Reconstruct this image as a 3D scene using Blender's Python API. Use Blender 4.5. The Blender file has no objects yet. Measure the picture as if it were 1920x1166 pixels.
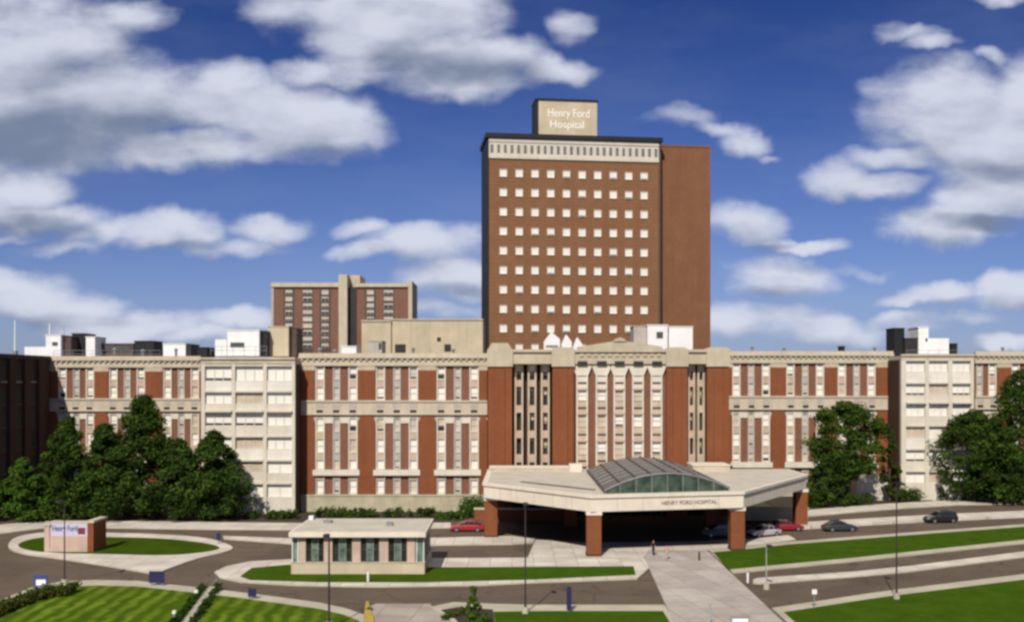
import bpy, math, random
from mathutils import Vector, Matrix
random.seed(11)
R = math.radians
scene = bpy.context.scene
COL = scene.collection
CAM_H, F, CX, CY = 20.0, 1920.0, 960.0, 715.0

# ------------------------------------------------------------------ survey helpers
def X(u, Y): return (u - CX) * Y / F
def Z(v, Y): return CAM_H - (v - CY) * Y / F
def G(u, v, z=0.0):
    Y = (CAM_H - z) * F / (v - CY)
    return ((u - CX) * Y / F, Y)

# ------------------------------------------------------------------ materials
def new_mat(name):
    m = bpy.data.materials.new(name); m.use_nodes = True
    nt = m.node_tree
    return m, nt, nt.nodes['Principled BSDF']

def N(nt, typ, **kw):
    n = nt.nodes.new(typ)
    for k, v in kw.items(): setattr(n, k, v)
    return n

def math_node(nt, op, a, b=None, c=None, clamp=False):
    n = N(nt, 'ShaderNodeMath', operation=op, use_clamp=clamp)
    for i, x in enumerate((a, b, c)):
        if x is None: continue
        if isinstance(x, (int, float)): n.inputs[i].default_value = x
        else: nt.links.new(x, n.inputs[i])
    return n.outputs[0]

def mixc(nt, fac, a, b, mode='MIX'):
    n = N(nt, 'ShaderNodeMix', data_type='RGBA', blend_type=mode)
    for sock, x in ((n.inputs[0], fac), (n.inputs[6], a), (n.inputs[7], b)):
        if isinstance(x, (int, float)): sock.default_value = x
        elif isinstance(x, (tuple, list)): sock.default_value = (*x[:3], 1)
        else: nt.links.new(x, sock)
    return n.outputs[2]

def world_pos(nt): return N(nt, 'ShaderNodeNewGeometry').outputs['Position']

def noise(nt, vec, scale, detail=4, rough=0.6, sc=None):
    if sc:
        vm = N(nt, 'ShaderNodeVectorMath', operation='MULTIPLY'); nt.links.new(vec, vm.inputs[0]); vm.inputs[1].default_value = sc; vec = vm.outputs[0]
    n = N(nt, 'ShaderNodeTexNoise'); n.inputs['Scale'].default_value = scale; n.inputs['Detail'].default_value = detail; n.inputs['Roughness'].default_value = rough
    nt.links.new(vec, n.inputs['Vector']); return n.outputs['Fac']

def ramp(nt, fac, lo, hi):
    n = N(nt, 'ShaderNodeMapRange'); nt.links.new(fac, n.inputs[0])
    n.inputs[1].default_value = lo; n.inputs[2].default_value = hi
    return n.outputs[0]

def sc3(c, k): return tuple(min(1, x * k) for x in c)

def plain(name, col, rough=0.7, amount=0.25, scale=0.5, streak=0.0, metal=0.0, bump=0.0, spec=0.3):
    m, nt, b = new_mat(name)
    pos = world_pos(nt)
    n1 = ramp(nt, noise(nt, pos, scale, 6), 0.3, 0.7)
    c = mixc(nt, n1, sc3(col, 1 - amount), sc3(col, 1 + amount * 0.8))
    n2 = ramp(nt, noise(nt, pos, scale * 9, 3), 0.25, 0.75)
    c = mixc(nt, n2, c, sc3(col, 0.9), 'MIX') if amount < 0.05 else mixc(nt, math_node(nt, 'MULTIPLY', n2, amount), c, sc3(col, 0.6))
    if streak:
        n3 = ramp(nt, noise(nt, pos, 1.3, 5, sc=(1, 1, 0.09)), 0.45, 0.8)
        c = mixc(nt, math_node(nt, 'MULTIPLY', n3, streak), c, sc3(col, 0.45))
    nt.links.new(c, b.inputs['Base Color'])
    b.inputs['Roughness'].default_value = rough; b.inputs['Metallic'].default_value = metal
    b.inputs['Specular IOR Level'].default_value = spec
    if bump:
        bp = N(nt, 'ShaderNodeBump'); bp.inputs['Strength'].default_value = bump
        nt.links.new(noise(nt, pos, 6, 5), bp.inputs['Height']); nt.links.new(bp.outputs[0], b.inputs['Normal'])
    return m

def brick(name, col, mortar=(0.30, 0.24, 0.19), dark=0.35, band=0.0, scale=1.0):
    m, nt, b = new_mat(name)
    pos = world_pos(nt)
    sx = N(nt, 'ShaderNodeSeparateXYZ'); nt.links.new(pos, sx.inputs[0])
    cx = N(nt, 'ShaderNodeCombineXYZ')
    nt.links.new(math_node(nt, 'ADD', sx.outputs[0], sx.outputs[1]), cx.inputs[0]); nt.links.new(sx.outputs[2], cx.inputs[1])
    bt = N(nt, 'ShaderNodeTexBrick'); nt.links.new(cx.outputs[0], bt.inputs['Vector'])
    bt.inputs['Scale'].default_value = 2.0 * scale; bt.inputs['Mortar Size'].default_value = 0.012
    bt.inputs['Brick Width'].default_value = 0.48; bt.inputs['Row Height'].default_value = 0.16
    bt.inputs['Color1'].default_value = (*sc3(col, 1.15), 1); bt.inputs['Color2'].default_value = (*sc3(col, 0.72), 1)
    bt.inputs['Mortar'].default_value = (*[0.5 * x + 0.5 * y for x, y in zip(mortar, col)], 1)
    n1 = ramp(nt, noise(nt, pos, 0.35, 6), 0.3, 0.75)
    c = mixc(nt, math_node(nt, 'MULTIPLY', n1, dark), bt.outputs['Color'], sc3(col, 0.55))
    n3 = ramp(nt, noise(nt, pos, 0.9, 5, sc=(1, 1, 0.07)), 0.45, 0.8)
    c = mixc(nt, math_node(nt, 'MULTIPLY', n3, 0.36), c, sc3(col, 0.5))
    n4 = ramp(nt, noise(nt, pos, 2.2, 3, sc=(0.5, 0.5, 2.5)), 0.3, 0.7)
    c = mixc(nt, math_node(nt, 'MULTIPLY', n4, 0.25), c, sc3((col[0], col[1] * 1.25, col[2] * 1.25), 1.25))
    if band:
        w = N(nt, 'ShaderNodeTexWave', wave_type='BANDS', bands_direction='Z'); w.inputs['Scale'].default_value = band
        w.inputs['Distortion'].default_value = 0.4; nt.links.new(pos, w.inputs['Vector'])
        c = mixc(nt, math_node(nt, 'MULTIPLY', ramp(nt, w.outputs['Fac'], 0.75, 1.0), 0.35), c, sc3(col, 0.6))
    nt.links.new(c, b.inputs['Base Color']); b.inputs['Roughness'].default_value = 0.85; b.inputs['Specular IOR Level'].default_value = 0.15
    return m

def glass(name, tint=(0.02, 0.025, 0.028), transp=0.78, rough=0.05):
    m, nt, b = new_mat(name)
    nt.nodes.remove(b)
    out = nt.nodes['Material Output']
    lw = N(nt, 'ShaderNodeLayerWeight'); lw.inputs[0].default_value = 0.25
    refl = math_node(nt, 'ADD', math_node(nt, 'MULTIPLY', math_node(nt, 'POWER', lw.outputs['Facing'], 3.0), 0.6), 0.05)
    tr = N(nt, 'ShaderNodeBsdfTransparent'); tr.inputs[0].default_value = (transp, transp, transp * 0.98, 1)
    gl = N(nt, 'ShaderNodeBsdfGlossy'); gl.inputs['Roughness'].default_value = rough; gl.inputs['Color'].default_value = (0.8, 0.85, 0.9, 1)
    pos = world_pos(nt)
    mx = N(nt, 'ShaderNodeMixShader'); nt.links.new(refl, mx.inputs[0])
    nt.links.new(tr.outputs[0], mx.inputs[1]); nt.links.new(gl.outputs[0], mx.inputs[2]); nt.links.new(mx.outputs[0], out.inputs[0])
    return m

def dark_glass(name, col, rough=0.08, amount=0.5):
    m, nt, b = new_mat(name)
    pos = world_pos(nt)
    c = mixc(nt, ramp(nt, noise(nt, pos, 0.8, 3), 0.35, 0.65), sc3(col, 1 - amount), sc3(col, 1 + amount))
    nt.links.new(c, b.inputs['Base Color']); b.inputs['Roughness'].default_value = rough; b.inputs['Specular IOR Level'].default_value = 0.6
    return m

def asphalt(name, col):
    m, nt, b = new_mat(name)
    pos = world_pos(nt)
    c = mixc(nt, ramp(nt, noise(nt, pos, 0.11, 6), 0.3, 0.7), sc3(col, 0.78), sc3(col, 1.2))
    c = mixc(nt, math_node(nt, 'MULTIPLY', ramp(nt, noise(nt, pos, 22, 2), 0.4, 0.75), 0.35), c, sc3(col, 1.7))
    c = mixc(nt, math_node(nt, 'MULTIPLY', ramp(nt, noise(nt, pos, 0.5, 4, sc=(0.15, 1.6, 1)), 0.5, 0.75), 0.45), c, sc3(col, 0.62))
    v = N(nt, 'ShaderNodeTexVoronoi', feature='DISTANCE_TO_EDGE'); v.inputs['Scale'].default_value = 0.16
    vm = N(nt, 'ShaderNodeVectorMath', operation='ADD'); nt.links.new(pos, vm.inputs[0])
    nz = N(nt, 'ShaderNodeTexNoise'); nz.inputs['Scale'].default_value = 0.4; nt.links.new(pos, nz.inputs['Vector'])
    v2 = N(nt, 'ShaderNodeVectorMath', operation='SCALE'); nt.links.new(nz.outputs['Color'], v2.inputs[0]); v2.inputs['Scale'].default_value = 3.0
    nt.links.new(v2.outputs[0], vm.inputs[1]); nt.links.new(vm.outputs[0], v.inputs['Vector'])
    vp = N(nt, 'ShaderNodeTexVoronoi', feature='F1', distance='CHEBYCHEV'); vp.inputs['Scale'].default_value = 0.13; nt.links.new(pos, vp.inputs['Vector'])
    sv_ = N(nt, 'ShaderNodeSeparateColor'); nt.links.new(vp.outputs['Color'], sv_.inputs[0])
    c = mixc(nt, math_node(nt, 'MULTIPLY', math_node(nt, 'GREATER_THAN', sv_.outputs[0], 0.78), 0.30), c, sc3(col, 0.6))
    crack = math_node(nt, 'LESS_THAN', v.outputs['Distance'], 0.010)
    c = mixc(nt, math_node(nt, 'MULTIPLY', crack, 0.55), c, sc3(col, 0.35))
    nt.links.new(c, b.inputs['Base Color']); b.inputs['Roughness'].default_value = 0.9; b.inputs['Specular IOR Level'].default_value = 0.2
    return m

def concrete(name, col, joint=0.0, angle=0.0, dirt=0.4):
    m, nt, b = new_mat(name)
    pos = world_pos(nt)
    c = mixc(nt, ramp(nt, noise(nt, pos, 0.28, 6), 0.3, 0.7), sc3(col, 0.78), sc3(col, 1.08))
    c = mixc(nt, math_node(nt, 'MULTIPLY', ramp(nt, noise(nt, pos, 2.2, 5), 0.5, 0.8), dirt), c, sc3(col, 0.55))
    if joint:
        mp = N(nt, 'ShaderNodeMapping'); mp.inputs['Rotation'].default_value = (0, 0, angle); nt.links.new(pos, mp.inputs['Vector'])
        bt = N(nt, 'ShaderNodeTexBrick'); nt.links.new(mp.outputs[0], bt.inputs['Vector']); bt.offset = 0
        bt.inputs['Scale'].default_value = 1.0; bt.inputs['Brick Width'].default_value = joint; bt.inputs['Row Height'].default_value = joint
        bt.inputs['Mortar Size'].default_value = 0.035
        bt.inputs['Color1'].default_value = (1, 1, 1, 1); bt.inputs['Color2'].default_value = (0.82, 0.80, 0.80, 1); bt.inputs['Mortar'].default_value = (0.5, 0.48, 0.45, 1)
        c = mixc(nt, 1.0, c, bt.outputs['Color'], 'MULTIPLY')
    nt.links.new(c, b.inputs['Base Color']); b.inputs['Roughness'].default_value = 0.88; b.inputs['Specular IOR Level'].default_value = 0.2
    return m

def lawn_mat(name, a, bcol, stripe=None, period=1.6):
    m, nt, b = new_mat(name)
    pos = world_pos(nt)
    n1 = ramp(nt, noise(nt, pos, 0.35, 6), 0.3, 0.7)
    c = mixc(nt, n1, a, bcol)
    n2 = ramp(nt, noise(nt, pos, 6.5, 5, 0.7), 0.32, 0.7)
    c = mixc(nt, math_node(nt, 'MULTIPLY', n2, 0.6), c, sc3(a, 0.45))
    n5 = ramp(nt, noise(nt, pos, 0.9, 6, 0.7), 0.56, 0.78)
    c = mixc(nt, math_node(nt, 'MULTIPLY', n5, 0.40), c, (bcol[0] * 1.7, bcol[1] * 1.05, bcol[2] * 2.2))
    if stripe:
        sx = N(nt, 'ShaderNodeSeparateXYZ'); nt.links.new(pos, sx.inputs[0])
        px, py = -stripe[1], stripe[0]
        d = math_node(nt, 'ADD', math_node(nt, 'MULTIPLY', sx.outputs[0], px), math_node(nt, 'MULTIPLY', sx.outputs[1], py))
        d = math_node(nt, 'ADD', d, math_node(nt, 'MULTIPLY', noise(nt, pos, 0.5, 3), 1.6))
        s = math_node(nt, 'SINE', math_node(nt, 'MULTIPLY', d, 2 * math.pi / period))
        s = math_node(nt, 'MULTIPLY', ramp(nt, s, -0.7, 0.9), ramp(nt, noise(nt, pos, 0.16, 3), 0.3, 0.6))
        c = mixc(nt, math_node(nt, 'MULTIPLY', s, 0.85), c, (bcol[0] * 1.9, bcol[1] * 1.6, bcol[2] * 2.4))
    nt.links.new(c, b.inputs['Base Color']); b.inputs['Roughness'].default_value = 0.95; b.inputs['Specular IOR Level'].default_value = 0.0
    bp = N(nt, 'ShaderNodeBump'); bp.inputs['Strength'].default_value = 0.5; bp.inputs['Distance'].default_value = 0.08
    nt.links.new(noise(nt, pos, 9, 4), bp.inputs['Height']); nt.links.new(bp.outputs[0], b.inputs['Normal'])
    return m

def leaf_mat(name, a, bcol):
    m, nt, b = new_mat(name)
    nt.nodes.remove(b); out = nt.nodes['Material Output']
    geo = N(nt, 'ShaderNodeNewGeometry')
    n1 = ramp(nt, noise(nt, geo.outputs['Position'], 0.45, 4), 0.3, 0.7)
    f = math_node(nt, 'ADD', math_node(nt, 'MULTIPLY', n1, 0.6), math_node(nt, 'MULTIPLY', geo.outputs['Random Per Island'], 0.4))
    c = mixc(nt, f, a, bcol)
    d = N(nt, 'ShaderNodeBsdfDiffuse'); t = N(nt, 'ShaderNodeBsdfTranslucent')
    nt.links.new(c, d.inputs[0]); nt.links.new(c, t.inputs[0])
    mx = N(nt, 'ShaderNodeMixShader'); mx.inputs[0].default_value = 0.25
    nt.links.new(d.outputs[0], mx.inputs[1]); nt.links.new(t.outputs[0], mx.inputs[2]); nt.links.new(mx.outputs[0], out.inputs[0])
    return m

def paint(name, col, rough=0.35, coat=0.0, metal=0.0):
    m, nt, b = new_mat(name)
    pos = world_pos(nt)
    c = mixc(nt, ramp(nt, noise(nt, pos, 3, 4), 0.3, 0.7), sc3(col, 0.88), sc3(col, 1.05))
    nt.links.new(c, b.inputs['Base Color']); b.inputs['Roughness'].default_value = rough; b.inputs['Coat Weight'].default_value = coat; b.inputs['Metallic'].default_value = metal
    return m

M = {}
M['brick'] = brick('red_brick', (0.200, 0.055, 0.0175))
M['brick_strip'] = brick('red_brick_recess', (0.19, 0.075, 0.044))
M['brick_dark_shade'] = brick('dark_and_shade_brick', (0.055, 0.024, 0.016))  # dark brick; on shaded flanks the shade is put into this colour
M['brick_tower'] = brick('tower_brick', (0.220, 0.096, 0.043), dark=0.42, band=0.36)
M['brick_stair'] = brick('stair_tower_brick', (0.205, 0.084, 0.039), dark=0.42, band=0.62)
M['brick_far'] = brick('far_tower_brick', (0.19, 0.085, 0.06))
M['stone'] = plain('limestone', (0.49, 0.42, 0.315), 0.85, 0.14, 0.5, 0.30)
M['cap_stone'] = plain('weathered_cap_stone', (0.45, 0.39, 0.285), 0.85, 0.14, 0.5, 0.30)
M['stone_tan'] = plain('tan_spandrel', (0.47, 0.38, 0.28), 0.85, 0.18, 0.6, 0.25)
M['stone_pink'] = plain('pink_spandrel', (0.48, 0.35, 0.28), 0.85, 0.18, 0.6, 0.25)
M['stone_grey'] = plain('grey_panel', (0.40, 0.36, 0.32), 0.85, 0.16, 0.6, 0.25)
M['capital'] = plain('pale_limestone', (0.60, 0.54, 0.45), 0.8, 0.12, 0.6, 0.15)
M['cream'] = plain('cream_panel', (0.56, 0.51, 0.42), 0.8, 0.10, 0.4, 0.22)
M['cream_white'] = plain('white_spandrel', (0.64, 0.60, 0.53), 0.75, 0.10, 0.4, 0.18)
M['plinth'] = plain('plinth_stone', (0.40, 0.36, 0.25), 0.85, 0.18, 0.5, 0.35)
M['beige'] = plain('beige_concrete', (0.50, 0.42, 0.29), 0.85, 0.12, 0.3, 0.25)
M['white_metal'] = plain('white_metal', (0.74, 0.73, 0.72), 0.5, 0.08, 0.8, 0.15)
M['dark_metal'] = plain('dark_metal', (0.030, 0.027, 0.026), 0.5, 0.3, 0.8)
M['grey_metal'] = plain('grey_metal', (0.22, 0.22, 0.22), 0.5, 0.2, 0.8)
M['brown_metal'] = plain('brown_louvre', (0.085, 0.055, 0.045), 0.7, 0.3, 0.8)
M['black_clad_shade'] = plain('black_cladding_and_shade', (0.012, 0.012, 0.013), 0.6, 0.3, 0.5)  # black cladding; on the tower's left faces it is shade as colour
M['frame'] = plain('window_frame', (0.60, 0.55, 0.48), 0.6, 0.1, 1.0)
M['frame_pale'] = plain('pale_window_frame', (0.66, 0.62, 0.56), 0.6, 0.08, 1.0)
M['frame_dark'] = plain('bronze_frame', (0.05, 0.04, 0.033), 0.5, 0.2, 1.0)
M['inside'] = plain('dark_interior', (0.035, 0.03, 0.028), 0.9, 0.4, 0.4)
M['blind'] = plain('white_blind', (0.86, 0.82, 0.76), 0.8, 0.06, 0.5)
M['blind_grey'] = plain('grey_blind', (0.58, 0.53, 0.47), 0.8, 0.15, 0.5)
M['blind_tan'] = plain('tan_blind', (0.60, 0.50, 0.39), 0.8, 0.15, 0.5)
M['glass'] = glass('window_glass', transp=0.93)
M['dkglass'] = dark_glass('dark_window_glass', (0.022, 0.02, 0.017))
M['greenglass'] = dark_glass('green_glazing', (0.05, 0.075, 0.055), 0.25)
M['skyglass'] = plain('weathered_skylight_panel', (0.125, 0.115, 0.105), 0.45, 0.35, 0.35, 0.2)
M['boothglass'] = dark_glass('booth_glass', (0.018, 0.024, 0.018), 0.06)
M['boothpane'] = dark_glass('booth_centre_glass', (0.12, 0.17, 0.13), 0.12)
M['fascia'] = plain('canopy_fascia', (0.66, 0.585, 0.48), 0.75, 0.10, 0.4, 0.22)
M['roof_white'] = plain('pale_roof_membrane', (0.48, 0.43, 0.35), 0.85, 0.14, 0.4)
M['gravel'] = plain('roof_gravel', (0.28, 0.26, 0.23), 0.95, 0.3, 2.0)
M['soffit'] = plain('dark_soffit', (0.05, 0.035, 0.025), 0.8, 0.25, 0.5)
M['asphalt'] = asphalt('asphalt', (0.104, 0.076, 0.054))
M['concrete'] = concrete('pale_concrete', (0.62, 0.56, 0.475), 2.4)
M['kerb'] = concrete('kerb_concrete', (0.44, 0.40, 0.30), 0.0, dirt=0.5)
M['walk'] = concrete('walkway_concrete', (0.45, 0.395, 0.345), 2.9, R(-12))
M['drive'] = concrete('driveway_concrete', (0.40, 0.335, 0.285), 3.2, R(5))
M['grass'] = lawn_mat('lawn_grass', (0.032, 0.066, 0.005), (0.060, 0.098, 0.007))
M['grass_light'] = lawn_mat('bright_lawn_grass', (0.038, 0.082, 0.006), (0.066, 0.114, 0.009))
p, q = Vector(G(95, 1166)), Vector(G(215, 1095)); sd = (q - p).normalized()
M['grass_striped'] = lawn_mat('mown_lawn_grass', (0.048, 0.090, 0.006), (0.078, 0.126, 0.009), (sd.x, sd.y), 1.55)
M['earth'] = plain('ground_cover', (0.055, 0.060, 0.025), 0.95, 0.35, 0.3)
M['mulch'] = plain('dark_mulch', (0.045, 0.034, 0.020), 0.95, 0.4, 0.8)
M['yellow'] = plain('yellow_paint', (0.40, 0.29, 0.05), 0.7, 0.2, 1.0)
M['leaf_dark'] = leaf_mat('dark_leaves', (0.018, 0.038, 0.008), (0.050, 0.082, 0.015))
M['leaf_mid'] = leaf_mat('mid_leaves', (0.028, 0.060, 0.009), (0.078, 0.128, 0.021))
M['leaf_bright'] = leaf_mat('bright_leaves', (0.035, 0.082, 0.010), (0.075, 0.145, 0.022))
M['leaf_fresh'] = leaf_mat('fresh_leaves', (0.050, 0.105, 0.014), (0.105, 0.170, 0.026))
M['leaf_olive'] = leaf_mat('olive_leaves', (0.040, 0.050, 0.010), (0.085, 0.090, 0.020))
M['bark'] = plain('bark', (0.060, 0.045, 0.033), 0.95, 0.3, 2.0, 0.3)
M['pole'] = plain('dark_bronze_pole', (0.045, 0.034, 0.032), 0.5, 0.2, 1.0)
M['pole_grey'] = plain('galvanised_pole', (0.34, 0.34, 0.32), 0.5, 0.15, 1.0)
M['lens'] = plain('lamp_lens', (0.70, 0.70, 0.66), 0.3, 0.05, 1.0)
M['navy'] = paint('navy_paint', (0.022, 0.020, 0.075), 0.4)
M['bluesign'] = paint('blue_sign_paint', (0.045, 0.06, 0.20), 0.4)
M['white'] = paint('white_paint', (0.78, 0.77, 0.76), 0.45)
M['sign_board'] = paint('lavender_sign_board', (0.50, 0.46, 0.56), 0.5)
M['letter_white'] = paint('white_letters', (0.85, 0.83, 0.80), 0.4)
M['letter_blue'] = paint('blue_letters', (0.06, 0.09, 0.30), 0.4)
M['letter_dark'] = paint('dark_letters', (0.14, 0.11, 0.09), 0.5)
M['maroon'] = paint('maroon_paint', (0.16, 0.03, 0.045), 0.4)
M['tyre'] = plain('tyre_rubber', (0.018, 0.018, 0.018), 0.85, 0.2, 3)
M['rim'] = paint('alloy_rim', (0.50, 0.50, 0.50), 0.3, 0, 0.8)
M['car_glass'] = dark_glass('car_glass', (0.014, 0.016, 0.020), 0.04, 0.2)
M['headlight'] = paint('headlight_lens', (0.75, 0.75, 0.75), 0.15)
M['taillight'] = paint('taillight_lens', (0.30, 0.015, 0.015), 0.2)
M['skin'] = plain('skin', (0.42, 0.24, 0.17), 0.6, 0.08, 8)
M['hair'] = plain('dark_hair', (0.02, 0.014, 0.010), 0.7, 0.2, 8)
M['cloth_black'] = plain('black_cloth', (0.018, 0.016, 0.018), 0.9, 0.2, 6)
M['cloth_pink'] = plain('pink_cloth', (0.50, 0.28, 0.27), 0.9, 0.12, 6)
M['cloth_beige'] = plain('beige_cloth', (0.42, 0.36, 0.30), 0.9, 0.12, 6)
M['shoe'] = plain('shoe_leather', (0.03, 0.025, 0.02), 0.6, 0.2, 6)

# ------------------------------------------------------------------ mesh builder
class MB:
    def __init__(s): s.v, s.f, s.m, s.mats = [], [], [], []
    def mi(s, mat):
        if mat not in s.mats: s.mats.append(mat)
        return s.mats.index(mat)
    def face(s, pts, mat):
        n = len(s.v); s.v += [tuple(p) for p in pts]; s.f.append(tuple(range(n, n + len(pts)))); s.m.append(s.mi(mat)); return s
    def box(s, x0, x1, y0, y1, z0, z1, mat):
        n = len(s.v)
        s.v += [(x0, y0, z0), (x1, y0, z0), (x1, y1, z0), (x0, y1, z0), (x0, y0, z1), (x1, y0, z1), (x1, y1, z1), (x0, y1, z1)]
        i = s.mi(mat)
        for q in ((0, 3, 2, 1), (4, 5, 6, 7), (0, 1, 5, 4), (1, 2, 6, 5), (2, 3, 7, 6), (3, 0, 4, 7)):
            s.f.append(tuple(n + k for k in q)); s.m.append(i)
        return s
    def prism(s, poly, z0, z1, mat, side=None, bottom=None):
        a = sum(poly[i][0] * poly[(i + 1) % len(poly)][1] - poly[(i + 1) % len(poly)][0] * poly[i][1] for i in range(len(poly)))
        if a < 0: poly = poly[::-1]
        n = len(s.v); k = len(poly)
        s.v += [(p[0], p[1], z0) for p in poly] + [(p[0], p[1], z1) for p in poly]
        s.f.append(tuple(range(n + k, n + 2 * k))); s.m.append(s.mi(mat))
        s.f.append(tuple(range(n + k - 1, n - 1, -1))); s.m.append(s.mi(bottom or side or mat))
        for i in range(k):
            j = (i + 1) % k
            s.f.append((n + i, n + j, n + k + j, n + k + i)); s.m.append(s.mi(side or mat))
        return s
    def xz_prism(s, poly, y0, y1, mat):      # polygon in x,z extruded along y
        a = sum(poly[i][0] * poly[(i + 1) % len(poly)][1] - poly[(i + 1) % len(poly)][0] * poly[i][1] for i in range(len(poly)))
        if a < 0: poly = poly[::-1]
        n = len(s.v); k = len(poly); i0 = s.mi(mat)
        s.v += [(p[0], y0, p[1]) for p in poly] + [(p[0], y1, p[1]) for p in poly]
        s.f.append(tuple(range(n, n + k))); s.m.append(i0)
        s.f.append(tuple(range(n + 2 * k - 1, n + k - 1, -1))); s.m.append(i0)
        for i in range(k):
            j = (i + 1) % k
            s.f.append((n + j, n + i, n + k + i, n + k + j)); s.m.append(i0)
        return s
    def tube(s, p0, p1, r0, r1, mat, n=8, cap=True):
        p0, p1 = Vector(p0), Vector(p1); d = (p1 - p0).normalized()
        a = d.orthogonal().normalized(); b = d.cross(a)
        k = len(s.v); i0 = s.mi(mat)
        for p, r in ((p0, r0), (p1, r1)):
            for i in range(n):
                t = 2 * math.pi * i / n; s.v.append(tuple(p + a * (r * math.cos(t)) + b * (r * math.sin(t))))
        for i in range(n):
            j = (i + 1) % n; s.f.append((k + i, k + j, k + n + j, k + n + i)); s.m.append(i0)
        if cap:
            s.f.append(tuple(range(k + n - 1, k - 1, -1))); s.m.append(i0)
            s.f.append(tuple(range(k + n, k + 2 * n))); s.m.append(i0)
        return s
    def ball(s, c, r, mat, n=10, sx=(1, 1, 1)):
        k = len(s.v); i0 = s.mi(mat); rows = n // 2
        for a in range(rows + 1):
            ph = math.pi * a / rows
            for b in range(n):
                th = 2 * math.pi * b / n
                s.v.append((c[0] + r * sx[0] * math.sin(ph) * math.cos(th), c[1] + r * sx[1] * math.sin(ph) * math.sin(th), c[2] + r * sx[2] * math.cos(ph)))
        for a in range(rows):
            for b in range(n):
                j = (b + 1) % n
                s.f.append((k + a * n + b, k + (a + 1) * n + b, k + (a + 1) * n + j, k + a * n + j)); s.m.append(i0)
        return s
    def loft(s, rings, mat, matf=None, close=True):
        k = len(s.v); n = len(rings[0])
        for r in rings: s.v += [tuple(p) for p in r]
        for a in range(len(rings) - 1):
            for b in range(n):
                j = (b + 1) % n
                s.f.append((k + a * n + b, k + a * n + j, k + (a + 1) * n + j, k + (a + 1) * n + b))
                s.m.append(s.mi(matf(a, b) if matf else mat))
        if close:
            s.f.append(tuple(range(k + n - 1, k - 1, -1))); s.m.append(s.mi(mat))
            e = k + (len(rings) - 1) * n
            s.f.append(tuple(range(e, e + n))); s.m.append(s.mi(mat))
        return s
    def mesh(s, name, off=(0, 0, 0), smooth=False):
        me = bpy.data.meshes.new(name)
        me.from_pydata([(a - off[0], b - off[1], c - off[2]) for a, b, c in s.v], [], s.f)
        for m in s.mats: me.materials.append(m)
        me.polygons.foreach_set('material_index', s.m)
        if smooth: me.polygons.foreach_set('use_smooth', [True] * len(s.f))
        me.update(); return me
    def build(s, name, parent=None, smooth=False, off=None, kind=None):
        o = off if off is not None else (wloc(parent) if parent else (0, 0, 0))
        ob = bpy.data.objects.new(name, s.mesh(name, o, smooth)); COL.objects.link(ob)
        if parent: ob.parent = parent
        elif off is not None: ob.location = off
        if kind: ob['kind'] = kind
        return ob

WL = {}
def wloc(o):
    return WL.get(o.name, (0, 0, 0))
def thing(name, label, cat, loc=(0, 0, 0), rz=0, group=None, local=False):
    o = bpy.data.objects.new(name, None); COL.objects.link(o); o.location = loc; o.rotation_euler = (0, 0, rz); o.empty_display_size = 0.5
    o['label'] = label; o['category'] = cat
    if group: o['group'] = group
    WL[o.name] = (0, 0, 0) if local else loc
    return o
def tag(o, label, cat, group=None):
    o['label'] = label; o['category'] = cat
    if group: o['group'] = group
    return o
def tree_copy(o, loc, rz=None, label=None):
    r = o.copy(); COL.objects.link(r); r.location = loc
    if rz is not None: r.rotation_euler = (0, 0, rz)
    if label: r['label'] = label
    for ch in o.children:
        c = ch.copy(); COL.objects.link(c); c.parent = r
        for g in ch.children:
            d = g.copy(); COL.objects.link(d); d.parent = c
    return r

def lettering(text, size, mat, parent, loc, rot=(R(90), 0, 0), depth=0.04, name='lettering', width=None):
    cu = bpy.data.curves.new('letters', 'FONT'); cu.body = text; cu.size = size; cu.extrude = depth; cu.align_x = 'CENTER'; cu.align_y = 'CENTER'
    tmp = bpy.data.objects.new('letters', cu); COL.objects.link(tmp)
    bpy.context.view_layer.update()
    me = bpy.data.meshes.new_from_object(tmp.evaluated_get(bpy.context.evaluated_depsgraph_get()))
    bpy.data.objects.remove(tmp)
    me.materials.clear(); me.materials.append(mat)
    ob = bpy.data.objects.new(name, me); COL.objects.link(ob)
    k = 1.0
    if width:
        xs = [v.co.x for v in me.vertices]; k = width / (max(xs) - min(xs))
    ob.scale = (k, 1, 1)
    ob.location = loc; ob.rotation_euler = rot; ob.parent = parent
    return ob

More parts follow.
